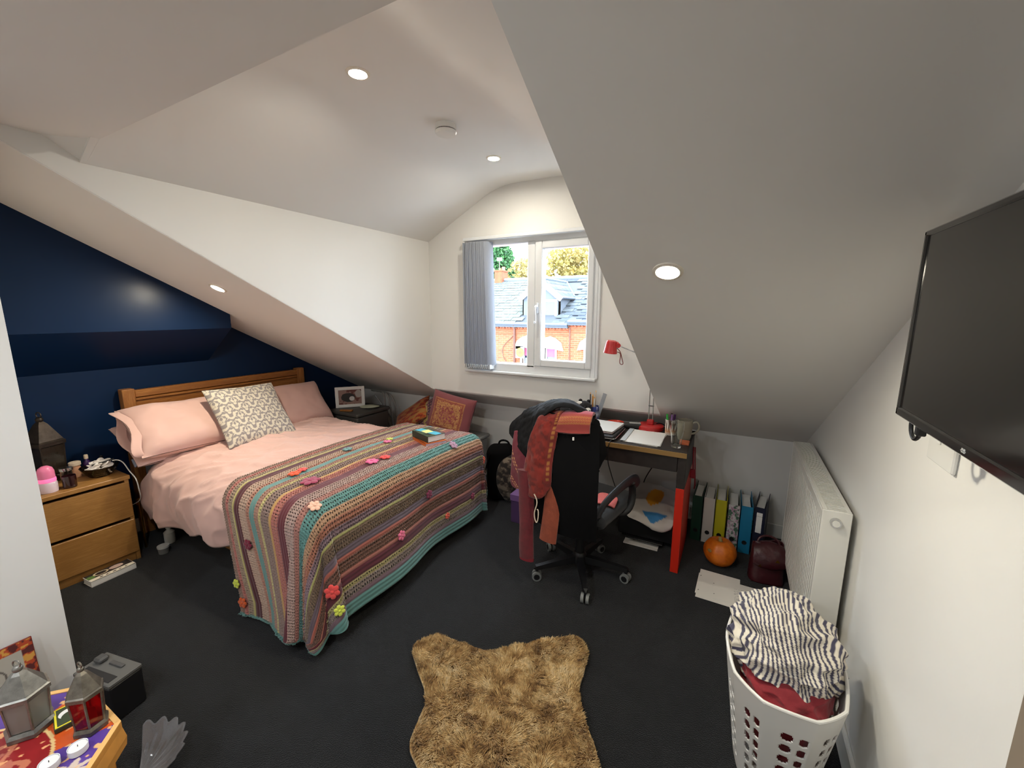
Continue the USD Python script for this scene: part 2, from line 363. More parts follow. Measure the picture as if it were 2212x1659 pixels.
w1.add('window_sill', box(-2.0, -.87, 2.865, 2.93, 1.036, 1.056, .004), UPVC, smooth=False)
w1.add('window_trim', [box(-2.0, -1.985, 2.895, 2.92, 1.05, 2.1, .003), box(-.88, -.862, 2.895, 2.92, 1.05, 2.1, .003)], UPVC, smooth=False)
hd = w1.add('window_handle', [rbox(-1.352, -1.332, 2.878, 2.894, 1.52, 1.60, .007), tube([(-1.342, 2.885, 1.575), (-1.342, 2.855, 1.57), (-1.343, 2.848, 1.53), (-1.345, 2.85, 1.45)], .009, 8, 14)], mat('handle_white', (226, 230, 236), .2), smooth=40)

# vertical blind drawn to the left of the window
vb = Thing('vertical_blind', 'grey vertical fabric blind stacked at the left side of the window', 'blind', (-1.87, 2.86, 1.06))
vb.add('head_rail', box(-1.985, -.86, 2.842, 2.885, 2.083, 2.108, .003), UPVC, world=True, smooth=False)
SLAT = usdkit.material(stage, '/World/Looks/blind_fabric', {'p': ('principled_bsdf', {'base_color': lin(176, 180, 188), 'roughness': .9}), 't': ('translucent_bsdf', {'color': lin(150, 165, 190)}), 'm': ('mix_closure', {'fac': .35})}, [('p.BSDF', 'm.closure1'), ('t.BSDF', 'm.closure2')], surface='m.closure')
for k in range(12):
    x = -1.955 + k * .0178; a = math.radians(66 + 7 * (k % 2) - 1.2 * k)
    d = np.array([math.cos(a), math.sin(a)]); nn = np.array([d[1], -d[0]])
    q = np.linspace(-1, 1, 7)
    P = np.array([[x, 2.862]]) + np.outer(q * .043, d) + np.outer((1 - q ** 2) * .009, nn)
    lean = .03 * k / 11
    fn = lambda U, V, P=P, lean=lean: np.stack([np.interp(U, np.linspace(0, 1, 7), P[:, 0]) + lean * (1 - V), np.interp(U, np.linspace(0, 1, 7), P[:, 1]), 1.105 + V * .965], -1)
    m, _, _ = sheet(fn, 7, 6, .0012)
    vb.add('blind_slat', m, SLAT, world=True, smooth=60)
    vb.add('bottom_weight', box(x + lean - .004, x + lean + .004, 2.825, 2.9, 1.072, 1.108, .002), UPVC, world=True, smooth=False)
vb.add('bead_chain', tube([(-1.965 + i * .009, 2.822 - .004 * (i % 2), 1.075 + .03 * (i % 2)) for i in range(26)], .0022, 6), mat('grey_chain', (120, 122, 128), .4), world=True)

# downlights
GLOW = mat('lamp_glow', (255, 247, 229), .5, emit=LAMP)
GLOWR = mat('lamp_glow_right', (255, 246, 222), .5, emit=LAMP * 1.15)
GLOWL = mat('lamp_glow_left', (255, 244, 218), .5, emit=LAMP * 1.3)
GLOWB = mat('lamp_glow_behind', (243, 249, 255), .5, emit=LAMPB)
def downlight(label, c, n, glow=None):
    c = np.array(c, float); n = unit(n); a = unit(np.cross(n, [1, 0, 0] if abs(n[0]) < .9 else [0, 1, 0])); b = np.cross(n, a)
    t = Thing('downlight', label, 'ceiling light', c, group=None)
    ring = lathe([(.033, .002), (.036, .006), (.046, .004), (.047, 0), (.033, 0), (.033, .002)], 36)
    t.add('bezel', to(ring, (0, 0, 0), a, b, n), mat('downlight_white', (235, 228, 214), .3))
    t.add('bulb', to(lathe([(0, .0045), (.02, .004), (.032, .002), (.033, .0005), (0, .0005)], 28), (0, 0, 0), a, b, n), glow or GLOW, label='glowing warm bulb face')
nS = (0, -.479, -.878)
downlight('lit downlight in the dormer ceiling nearer the camera', (-1.435, 1.34, 2.48), (0, 0, -1))
downlight('lit downlight in the dormer ceiling above the window', (-1.43, 2.40, 2.48), (0, 0, -1))
downlight('lit downlight in the right-hand sloping ceiling', (-.207, 1.414, zs(1.414)), nS, GLOWR)
downlight('lit downlight in the left-hand sloping ceiling over the bed', (-2.757, 1.397, zs(1.397)), nS, GLOWL)
for x, y, lab in ((-.75, -.8, 'right-hand'), (-1.6, -.7, 'left-hand'), (-1.0, .05, 'nearest the dormer')):
    downlight(f'lit downlight in the flat ceiling behind the camera, {lab}', (x, y, ZF), (0, 0, -1), GLOWB)

# smoke alarm
sa = Thing('smoke_alarm', 'round white smoke alarm on the dormer ceiling between two downlights', 'smoke alarm', (-1.41, 1.885, 2.48))
sa.add('base', lathe([(0, 0), (.054, 0), (.054, -.014), (.056, -.026), (.05, -.028), (0, -.028)][::-1], 40), WHITE, smooth=30)
sa.add('vent_ring', lathe([(.050, -.024), (.052, -.027), (.052, -.031), (.05, -.033), (0, -.033), (0, -.024)][::-1], 40), mat('dark_vent', (70, 66, 66), .6), smooth=30)
sa.add('cover', lathe([(0, -.03), (.054, -.031), (.056, -.036), (.05, -.046), (.02, -.05), (0, -.05)][::-1], 40), WHITE, smooth=30)

# ================================================================== ACROSS THE STREET
struct('street', box(-120, 120, 3.4, 140, -5.2, -5.0), mat('asphalt', (86, 86, 88), .9, var=.2, vscale=2), kind='structure')
def brick_mat():
    n = {'tc': ('texture_coordinate', {}), 'm': ('mapping', {'rotation': (PI / 2, 0, 0)}), 'b': ('brick_texture', {'color1': lin(150, 76, 44), 'color2': lin(128, 62, 36), 'mortar': lin(140, 100, 74), 'scale': 1., 'mortar_size': .006, 'brick_width': .225, 'row_height': .075}),
         'p': ('principled_bsdf', {'roughness': .9})}
    return usdkit.material(stage, '/World/Looks/red_brick', n, [('tc.object', 'm.vector'), ('m.vector', 'b.vector'), ('b.color', 'p.base_color')], surface='p.BSDF')
BRICK = brick_mat()
TERRA = mat('terracotta', (134, 66, 37), .85, var=.15, vscale=6)
STONE = mat('painted_stone', (170, 168, 164), .8)
LEAD = mat('lead_flashing', (108, 118, 124), .5)
slates = [mat(f'slate_{k}', c, .7, var=.15, vscale=5, spec=.2) for k, c in enumerate(((53, 60, 69), (62, 69, 75), (46, 53, 63), (71, 76, 78)))]
moss = [mat(f'mossy_slate_{k}', c, .8, rgb2=(92, 96, 88), vscale=14, spec=.2) for k, c in enumerate(((55, 63, 66), (65, 72, 71), (60, 66, 66)))]
house1 = Thing('terraced_house', 'red brick house across the street with a gabled roof dormer and mossy slates', 'house', (-9, 14, -5))
house2 = Thing('terraced_house', 'red brick house adjoining on the right, plain slate roof, seen through the window', 'house', (-3, 14, -5))
def facade(t, x0, x1, ze, wins):
    poly = shapely.box(x0, -5, x1, ze)
    for (a, b, c, d) in wins: poly = poly.difference(shapely.box(a, c, b, d))
    t.add('wall', to(prism(poly, .3), (0, 14.3, 0), (1, 0, 0), (0, 0, 1), (0, -1, 0)), BRICK, world=True, smooth=False)
    t.add('string_course', [box(x0, x1, 13.96, 14.02, ze - .25, ze - .2), box(x0, x1, 13.97, 14.02, ze - .36, ze - .33), box(x0, x1, 13.94, 14.02, ze - .06, ze)], TERRA, world=True, smooth=False)
    t.add('dentil_course', [mv(box(-.05, .05, -.03, .03, -.025, .025), (x, 13.975, ze - .13 + .03 * (k % 2)), ry=30) for k, x in enumerate(np.arange(max(x0, -9.2), min(x1, -3.8), .13))], TERRA, world=True, smooth=False, kind='stuff')
    t.add('gutter', tube([(x0, 13.88, ze + .02), (x1, 13.88, ze + .02)], .06, 8), mat('grey_gutter', (69, 75, 84), .5), world=True)
facade(house1, -13, -5.27, 1.07, [(-7.1, -6.72, -1.2, .24), (-6.17, -5.75, -1.2, .24), (-10.2, -9.7, -1.2, .24)])
facade(house2, -5.27, 2, 1.18, [(-4.6, -4.2, -1.2, .3), (-3.2, -2.8, -1.2, .3)])
def roof(t, x0, x1, ze, zr, cols, s0, s1, hole=None):
    y1 = 17.6; L = math.hypot(y1 - 13.85, zr - ze); ux = np.array([0, (y1 - 13.85) / L, (zr - ze) / L]); nx = np.array([0, -ux[2], ux[1]])
    o = np.array([0, 13.85, ze])
    q = [(13.85, ze), (y1, zr), (y1 + 3.7, ze), (y1 + 3.7, ze - .1), (13.85, ze - .1)]
    t.add('roof_deck', prism(q, x1 - x0, (x0, 0, 0), (0, 1, 0), (0, 0, 1)), mat('roof_felt', (58, 63, 69), .8), world=True, smooth=False)
    r = np.random.default_rng(int(abs(x0) * 10)); nrow = int(L / .25); w = .5
    for i in range(nrow):
        for j in range(int((s1 - s0) / w) + 1):
            xa = s0 + j * w + (w / 2 if i % 2 else 0); xb = min(xa + w - .012, x1); xa = max(xa, x0)
            if xb - xa < .1: continue
            mid = o + ux * (i + .5) * .25
            if hole and hole((xa + xb) / 2, mid[1], mid[2]): continue
            sl = box(xa, xb, 0, .30, 0, .018); tilt = .02 + r.random() * .012
            sl = to(sl, o + ux * (i * .25) + nx * tilt, (1, 0, 0), unit(ux - nx * .06), unit(nx + ux * .06))
            c = cols[r.integers(len(cols))]
            t.add('slate', sl, c((xa + xb) / 2) if callable(c) else c, world=True, smooth=False)
    t.add('ridge_tile', tube([(x0, y1, zr + .02), (x1, y1, zr + .02)], .09, 8), mat('ridge', (101, 107, 109), .7), world=True)
dx, dy0, dze, dzp, dh = -6.6, 14.4, 2.06, 2.74, .86            # dormer of the house opposite
mossy = lambda x: moss[int(abs(x) * 37) % 3] if x < -7.3 else slates[int(abs(x) * 31) % 4]
roof(house1, -13, -5.27, 1.07, 3.0, [mossy], -10.9, -5.3, hole=lambda x, y, z: abs(x - dx) < dh - .1 and z < 2.75)
roof(house2, -5.27, 2, 1.18, 2.93, slates, -5.9 + .63, -4.2)
CLAD = mat('grey_cladding', (75, 81, 89), .7)
gab = Polygon([(dx - dh + .1, 1.2), (dx + dh - .1, 1.2), (dx + dh - .1, dze), (dx, dzp - .05), (dx - dh + .1, dze)]).difference(shapely.box(dx - .5, 1.26, dx + .68, 2.0))
house1.add('dormer_wall', to(prism(gab, .12), (0, 14.62, 0), (1, 0, 0), (0, 0, 1), (0, -1, 0)), CLAD, world=True, smooth=False)
house1.add('dormer_cheek', [box(dx - dh + .1, dx - dh + .14, 14.5, 17, 1.1, dze), box(dx + dh - .14, dx + dh - .1, 14.5, 17, 1.1, dze)], CLAD, world=True, smooth=False)
fr = house1.add('dormer_window', bar_frame(dx - .5, dx + .68, 1.26, 2.0, .1, .1, .1, .1, 14.46, 14.56, .01) + [box(dx + .05, dx + .14, 14.47, 14.55, 1.3, 1.98)], STONE, world=True, smooth=False)
DARKGL = mat('dark_window_glass', (45, 49, 60), .08, spec=.8)
house1.add('pane', box(dx - .45, dx + .62, 14.53, 14.55, 1.3, 1.96), DARKGL, parent=fr, world=True, smooth=False)
house1.add('dormer_sill', box(dx - .75, dx + .85, 14.3, 14.5, 1.2, 1.235), LEAD, world=True, smooth=False)
for s in (-1, 1):
    e, a = np.array([dx + s * dh, 0, dze]), np.array([dx, 0, dzp]); u = unit(a - e); n = np.array([-u[2], 0, u[0]]) * (1 if s < 0 else -1)
    Ls = np.linalg.norm(a - e)
    house1.add('dormer_roof', to(box(0, Ls, 0, 3.2, 0, .05), e + [0, dy0, 0], u, (0, 1, 0), np.cross(u, (0, 1, 0))), slates[1], world=True, smooth=False)
    for i in range(5):
        for j in range(5):
            house1.add('slate', to(box(0, .24, j * .5, j * .5 + .488, .052, .066), e + [0, dy0, 0] + u * (i * .19) + n * .0, u, (0, 1, 0), np.cross(u, (0, 1, 0)) * (1 if np.cross(u, (0, 1, 0))[2] > 0 else -1)), slates[(i + j * 2) % 4], world=True, smooth=False)
    house1.add('barge_board', to(box(-.05, Ls, -.02, .03, -.14, .06), e + [0, dy0, 0], u, (0, 1, 0), np.cross(u, (0, 1, 0)) * (1 if np.cross(u, (0, 1, 0))[2] > 0 else -1)), STONE, world=True, smooth=False)
    house1.add('dormer_gutter', tube([(dx + s * (dh + .04), dy0, dze), (dx + s * (dh + .04), 16.2, dze)], .05, 8), mat('grey_gutter', (69, 75, 84), .5), world=True)
house1.add('valley_flashing', [tube([(dx + .02, 17.1, dzp + .06), (dx + dh, 15.8, dze + .08)], .05, 6), tube([(dx, 14.4, dzp + .06), (dx, 17.1, dzp + .06)], .05, 6), box(-8.2, -5.6, 13.9, 14.3, 1.09, 1.13)], LEAD, world=True)
def far_window(t, xa, xb, zt, blind):
    fx = t.add('window', bar_frame(xa, xb, -1.2, zt, .05, .05, .05, .05, 14.05, 14.12), STONE, world=True, smooth=False)
    t.add('pane', box(xa + .04, xb - .04, 14.09, 14.11, -1.15, zt - .04), DARKGL, parent=fx, world=True, smooth=False)
    t.add('roller_blind', box(xa + .05, xb - .05, 14.06, 14.08, zt - .34, zt - .05), mat('pink_blind', (148, 69, 95), .8), parent=fx, world=True, smooth=False)
    c = (xa + xb) / 2; w = xb - xa
    arch = Polygon([(c - .52, zt - .1), (c - .42, zt + .2), (c - .2, zt + .36), (c, zt + .43), (c + .2, zt + .36), (c + .42, zt + .2), (c + .52, zt - .1), (c + w / 2 + .06, zt - .06), (c + w / 2 + .06, zt), (c - w / 2 - .06, zt), (c - w / 2 - .06, zt - .06)])
    t.add('window_arch', to(prism(arch, .1), (0, 14.03, 0), (1, 0, 0), (0, 0, 1), (0, -1, 0)), STONE, world=True, smooth=False)
    t.add('jamb', [box(xa - .08, xa, 13.96, 14.05, -1.3, zt), box(xb, xb + .05, 13.96, 14.05, -1.3, zt)], STONE, world=True, smooth=False)
far_window(house1, -7.1, -6.72, .24, 1); far_window(house1, -6.17, -5.75, .24, 1); far_window(house2, -4.6, -4.2, .3, 1)
house1.add('drainpipe', tube([(-7.42, 13.88, 1.05), (-7.42, 13.93, .9), (-7.4, 13.94, -5)], .045, 8), mat('brown_pipe', (79, 45, 32), .6), world=True)
house1.add('cable', tube([(-7.7, 13.98, -.5), (-7.7, 13.98, .45), (-7.62, 13.98, .52), (-7.45, 13.96, .7)], .012, 6, 20), mat('brown_pipe', (79, 45, 32), .6), world=True)
house2.add('drainpipe', tube([(-5.2, 13.94, 1.0), (-5.2, 13.94, -5)], .02, 8), mat('brown_pipe', (79, 45, 32), .6), world=True)
sg = Thing('round_sign', 'white board with a yellow disc and red centre on the brick house', 'sign', (-7.17, 13.93, .02))
sg.add('board', box(-.2, .17, .0, .03, -.22, .24, .004), STONE, smooth=False)
sg.add('yellow_disc', cyl((0, 0, 0), (0, -.012, 0), .175, n=40), mat('sign_yellow', (180, 163, 22), .5))
sg.add('red_centre', cyl((0, -.012, 0), (0, -.02, 0), .06, n=24), mat('sign_red', (154, 60, 29), .5))
ch = Thing('chimney', 'small brick chimney stack with pots on the roof ridge opposite', 'chimney', (-9.95, 17.6, 2.95))
ch.add('stack', [box(-.33, .05, -.3, .3, -.3, .52), box(-.36, .08, -.33, .33, .46, .52)], TERRA, smooth=False)
for x, h in ((-.2, .13), (-.02, .18)): ch.add('chimney_pot', lathe([(.09, .5), (.09, .52), (.075, .56), (.085, .5 + h), (.06, .5 + h), (.06, .5), (.09, .5)], 14, (x, 0, 0)), mat('pot', (160, 115, 79), .8))
for k, (x, z, lab) in enumerate(((-10.13, 3.98, 'taller white aerial mast on the chimney opposite'), (-10.55, 3.5, 'lower white aerial on the roof opposite, beside the blind'))):
    a = Thing('aerial', lab, 'aerial', (x, 17.5, 2.9))
    a.add('mast', cyl((0, 0, -.1), (0, 0, z - 2.9), .018, n=8), STONE)
    a.add('boom', cyl((-.16, 0, z - 2.9), (.16, 0, z - 2.9), .015, n=8), STONE)
    a.add('reflector', [box(-.14, .14, -.02, .02, z - 2.98, z - 2.82, .01)], STONE, smooth=False)
def tree(label, c, rx, rz, cols, n, cone=False, dens=1.):
    r = np.random.default_rng(int(abs(c[0]) * 100)); t = Thing('tree', label, 'tree', (c[0], c[1], -5))
    zc = c[2] + 5; br_ = [cyl((0, 0, 0), (0, 0, zc), .22, .1, 8)]; ends = []
    for k in range(16):
        a = r.random() * 2 * PI; z0 = zc + (r.random() - .9) * rz; e = np.array([math.cos(a) * rx * .75 * r.random(), math.sin(a) * rx * .75 * r.random(), zc + (r.random() * 1.6 - .8) * rz]); ends.append(e)
        br_.append(cyl((0, 0, z0), e, .05, .012, 6))
    t.add('trunk', br_, mat('bark', (69, 59, 48), .9))
    d = r.normal(size=(n, 3)); d /= np.linalg.norm(d, axis=1, keepdims=True); rad = r.random(n) ** .45
    P = d * rad[:, None] * [rx, rx, rz] + [0, 0, zc]
    if cone: h = (P[:, 2] - zc) / rz; P[:, :2] *= (.95 - .55 * h)[:, None]
    keep = meshkit.noise(P * 1.6 + 50, 5) > .36 if not cone else meshkit.noise(P * 2.2 + 50, 5) > .3
    P = P[keep]; n = len(P); s = .09 + r.random(n) * .07; A = r.normal(size=(n, 3)); A /= np.linalg.norm(A, axis=1, keepdims=True); B = np.cross(A, r.normal(size=(n, 3))); B /= np.linalg.norm(B, axis=1, keepdims=True)
    v = np.stack([P + A * s[:, None], P + B * s[:, None] * .7, P - A * s[:, None], P - B * s[:, None] * .7], 1)
    for k, cc in enumerate(cols):
        vv = v[k::len(cols)].reshape(-1, 3); i = np.arange(len(vv) // 4) * 4
        m = usdkit.material(stage, f'/World/Looks/leaf_{_names.get(("/World", "tree"), 0)}_{k}', {'p': ('principled_bsdf', {'base_color': lin(*cc), 'roughness': .7}), 't': ('translucent_bsdf', {'color': lin(*cc)}), 'm': ('mix_closure', {'fac': .45})}, [('p.BSDF', 'm.closure1'), ('t.BSDF', 'm.closure2')], surface='m.closure')
        t.add('foliage', trimesh.Trimesh(vv, np.vstack([np.c_[i, i + 1, i + 2], np.c_[i, i + 2, i + 3]]), process=False), m, smooth=False, kind='stuff')
tree('tall green conifer at the left beyond the roof opposite', (-15.4, 26, 4.6), 1.6, 3.6, [(56, 102, 56), (74, 120, 67), (43, 85, 48)], 9000, cone=True)
tree('broad autumn tree with yellow leaves beyond the roof, right-hand pane', (-9.4, 25, 3.9), 1.75, 2.0, [(157, 136, 72), (136, 126, 67), (170, 152, 96)], 4600)
tree('smaller autumn tree beside the conifer beyond the roof', (-12.6, 25, 3.4), 1.25, 1.6, [(160, 142, 83), (141, 128, 74), (166, 152, 104)], 2500)

# ================================================================== BED
def wood_mat(name, a, b, scale=(1.2, 14, 14), rough=.45):
    n = {'tc': ('texture_coordinate', {}), 'm': ('mapping', {'scale': scale}), 'n': ('noise_texture', {'scale': 3., 'detail': 6., 'roughness': .65, 'distortion': 1.2}),
         'r': ('rgb_ramp', {'ramp': [(.3, lin(*a)), (.52, lin(*b)), (.7, lin(*a))]}), 'b': ('bump', {'strength': .15, 'distance': .001}), 'p': ('principled_bsdf', {'roughness': rough})}
    return usdkit.material(stage, '/World/Looks/' + name, n, [('tc.object', 'm.vector'), ('m.vector', 'n.vector'), ('n.fac', 'r.fac'), ('r.color', 'p.base_color'), ('n.fac', 'b.height'), ('b.normal', 'p.normal')], surface='p.BSDF')
OAK = wood_mat('honey_oak_along_y', (176, 118, 58), (138, 84, 36), (10, 1.2, 14))
OAKZ = wood_mat('honey_oak_upright', (178, 122, 64), (146, 92, 44), (12, 12, 1.2))
OAKX = wood_mat('honey_oak_along_x', (172, 116, 52), (134, 84, 34), (1.2, 10, 12))
bed = Thing('bed', 'honey oak bed frame with panelled headboard against the navy wall', 'bed', (-2.6, 1.78, 0))
for y in (1.125, 2.365): bed.add('bed_post', rbox(-3.575, -3.51, y, y + .068, 0, 1.018, .006), OAKZ, world=True, smooth=30)
bed.add('top_rail', [box(-3.565, -3.515, 1.19, 2.37, .955, 1.005, .006), box(-3.555, -3.512, 1.19, 2.37, .935, .952, .004)], OAK, world=True, smooth=False)
for k in range(4): bed.add('headboard_plank', box(-3.555, -3.525, 1.19, 2.37, .46 + k * .12, .577 + k * .12, .003), OAK, world=True, smooth=False)
for y in (1.135, 2.385): bed.add('side_rail', box(-3.52, -1.66, y, y + .028, .19, .34, .004), OAKX, world=True, smooth=False)
bed.add('foot_rail', box(-1.685, -1.655, 1.16, 2.39, .19, .36, .004), OAK, world=True, smooth=False)
for y in (1.13, 2.36): bed.add('leg', rbox(-1.70, -1.64, y + .01 if y < 2 else y - .01, y + .07 if y < 2 else y + .05, 0, .38, .006), OAKZ, world=True, smooth=30)
for k in range(9): bed.add('slat', box(-3.4 + k * .2, -3.32 + k * .2, 1.16, 2.39, .262, .28), OAK, world=True, smooth=False)
SHEETM = mat('grey_blue_sheet', (150, 156, 172), .9, bump=.2, bscale=300)
solo('mattress', rbox(-3.5, -1.70, 1.17, 2.38, .283, .53, .04), SHEETM, 'mattress with a pale blue-grey fitted sheet on the oak bed', 'mattress')

PINK = mat('dusty_pink_cotton', (210, 172, 162), .9, sheen=.25, bump=.25, bscale=700, bdist=.0006)
yz = np.array([(1.075, .215), (1.055, .33), (1.06, .45), (1.11, .545), (1.22, .600), (1.45, .625), (1.78, .632), (2.10, .622), (2.30, .60), (2.42, .545), (2.455, .43), (2.46, .33)])
_d = np.r_[0, np.cumsum(np.linalg.norm(np.diff(yz, axis=0), axis=1))]; duvet_yz = CubicSpline(_d / _d[-1], yz)
def duvet(U, V):
    p = duvet_yz(V); X = -3.24 + U * 1.68; z = p[..., 1].copy(); y = p[..., 0].copy()
    a = np.clip((X + 1.80) / .24, 0, 1); drop = .30 * a ** 2; z = z - drop * np.clip((z - .25) / .3, 0, 1)
    X = np.where(a > 0, -1.80 + .11 * np.sin(a * PI / 2) + .0, X)
    near = np.clip((.18 - V) / .18, 0, 1)
    z += near * (.10 * np.clip((X + 3.0) / .9, 0, 1) - .0) + near * .018 * np.sin(X * 17 + 1)     # hem rises towards the foot
    y += near * .04 * np.clip((X + 2.4) / .3, 0, 1)
    y -= near * (.018 * np.sin(X * 12) + .014 * np.sin(X * 23 + 1))
    P = np.stack([X, y, z], -1)
    q = np.stack([X * 2.2 + y * 1.6, y * 5.5 - X * 3.6, z * 3], -1)
    w = (meshkit.fbm(q + 4, 4, 11) - .5) * .06 + .018 * (1 - np.abs(2 * meshkit.noise(q * 1.7 + 9, 3) - 1)) ** 3 + .012 * (1 - np.abs(2 * meshkit.noise(q * [2.6, 3.4, 3] + 2, 8) - 1)) ** 4
    N = np.cross(np.gradient(P, axis=0), np.gradient(P, axis=1)); N /= np.linalg.norm(N, axis=-1, keepdims=True) + 1e-9
    head = np.clip(1 - (X + 3.24) / .08, 0, 1); P[..., 2] -= head ** 2 * .03
    return P + N * (w * np.where(V < .1, .6 + 4 * V, 1.))[..., None]
m, _, _ = sheet(duvet, 200, 150, .02)
dv = Thing('duvet', 'crumpled dusty pink duvet spread over the bed', 'duvet', (-2.5, 1.78, .3))
dv.add('cover', m, PINK, world=True, smooth=True)
m, _, _ = sheet(loft([[(-3.33, 1.06, .595), (-3.29, 1.18, .622), (-3.25, 1.33, .64), (-3.2, 1.5, .645)], [(-3.25, 1.045, .565), (-3.24, 1.16, .607), (-3.2, 1.33, .63), (-3.15, 1.5, .64)]], .002), 8, 30, .008)
dv.add('lining_edge', m, SHEETM, world=True, smooth=True, label='pale blue-grey turned-back edge under the left pillow')

def put_pillow(name, label, cat, c, ax, up, w, h, t, m, seed, group=None, **k):
    g, U, V = pillow(w, h, t, seed=seed, **k)
    ax = unit(ax); up = unit(np.array(up) - ax * np.dot(up, ax)); return to(g, c, ax, up, np.cross(ax, up)), U, V
def pillow_thing(label, c, ax, up, w, h, t, seed, open_end=False):
    g, U, V = put_pillow('pillow', label, 'pillow', c, ax, up, w, h, t, PINK, seed, n=56, pinch=.04, wr=.016)
    T = Thing('pillow', label, 'pillow', c, group=None)
    T.add('pillowcase', g, PINK, world=True, smooth=True)
    if open_end:
        ax = unit(ax); up = unit(np.array(up) - ax * np.dot(up, ax)); n = np.cross(ax, up)
        ring = []
        for a in np.linspace(0, 2 * PI, 29): ring.append(np.array(c) - ax * (w / 2 - .01 + .02 * math.sin(3 * a)) + up * (h / 2 - .015) * math.cos(a) + n * (t * .30) * math.sin(a))
        ring = np.array(ring)
        fn = lambda U, V: np.stack([np.interp(V, np.linspace(0, 1, 29), ring[:, k]) for k in range(3)], -1) - ax * (U[..., None] * .05 - .02)
        mm, _, _ = sheet(fn, 6, 60, .004)
        T.add('open_end', mm, PINK, world=True, smooth=True, label='open end of the pillowcase')
pillow_thing('dusty pink pillow lying lowest at the left of the headboard', (-3.30, 1.32, .69), (0, 1, 0), (-.3, 0, .16), .60, .40, .11, 5)
pillow_thing('plump dusty pink pillow with an open end, left of the patterned cushion', (-3.22, 1.34, .775), (.02, 1, -.03), (-.33, 0, .24), .62, .42, .19, 21, True)
pillow_thing('dusty pink pillow at the far side of the bed, right of the patterned cushion', (-3.27, 2.13, .745), (.0, 1, -.02), (-.24, 0, .30), .62, .40, .16, 33)

def damask(u, v, k=2.1):
    x, y = u * k, v * k * .9; best = None
    for oy in (0, 1):
        X = np.abs((x + oy * .5) % 1 - .5); Y = (y + oy * .5) % 1 - .5; r = np.hypot(X, Y * .9)
        th = np.arctan2(Y, X + 1e-6); val = np.cos(5 * th + 13 * r) + .55 * np.cos(2 * th - 30 * r) + .35 * np.cos(PI * 4 * X)
        best = (r, val) if best is None else (np.minimum(r, best[0]), np.where(r < best[0], val, best[1]))
    return np.clip((best[1] + .25) * 2.5, 0, 1)
g, U, V = put_pillow('cushion', '', '', (-3.03, 1.665, .805), (0.03, 1, -.02), (-.30, 0, .365), .475, .47, .12, None, 8, n=230, pinch=.05, wr=.008)
cs = Thing('cushion', 'square cushion with grey and cream damask print, leaning on the bed pillows', 'cushion', (-3.03, 1.665, .805))
cs.add('cushion_cover', g, CLOTHP, world=True, smooth=True, col=colours((206, 197, 180), (damask(U, V), (140, 133, 132))))

# crochet blanket over the foot of the bed: flat sheet (X along the bed, Y across) bent over the edges
BX0, BXE, BYN, BYF = -2.27, -1.665, 1.14, 2.40
BS, BT0, BT1 = 1.22, .72, .36                     # length along the stripes' normal; hang on the near and far sides
ROWS = [(.025, (150, 116, 96), 1), (.02, (188, 104, 92), 1), (.025, (166, 138, 112), 1), (.012, (212, 196, 110), 0), (.034, (98, 24, 38), 0), (.045, (196, 160, 136), 1), (.02, (206, 138, 110), 1), (.03, (98, 152, 146), 0), (.03, (176, 126, 104), 1), (.014, (214, 198, 120), 1), (.05, (156, 124, 112), 1), (.012, (222, 168, 78), 0), (.04, (200, 112, 96), 1), (.04, (112, 26, 44), 0), (.055, (190, 154, 142), 1), (.03, (182, 118, 104), 1), (.045, (92, 148, 142), 1), (.028, (196, 150, 112), 1), (.03, (186, 116, 88), 1), (.03, (140, 112, 122), 1), (.014, (190, 186, 104), 0), (.045, (140, 112, 88), 1), (.028, (112, 92, 104), 0), (.014, (206, 104, 80), 0), (.045, (138, 92, 74), 1), (.018, (190, 110, 92), 0), (.036, (104, 22, 42), 0), (.018, (186, 172, 110), 1), (.035, (160, 140, 132), 1), (.02, (132, 100, 112), 0), (.05, (100, 160, 154), 0)]
_e = np.r_[0, np.cumsum([r[0] for r in ROWS])]; _e = _e / _e[-1] * BS
_rc = np.array([lin(*r[1]) for r in ROWS]); _ro = np.array([r[2] for r in ROWS])
def hang(d, R=.10):
    q = np.clip(d, 0, R * PI / 2) / R; e = np.clip(d - R * PI / 2, 0, None)
    return R * np.sin(q) + .05 * e, R * (1 - np.cos(q)) + .995 * e
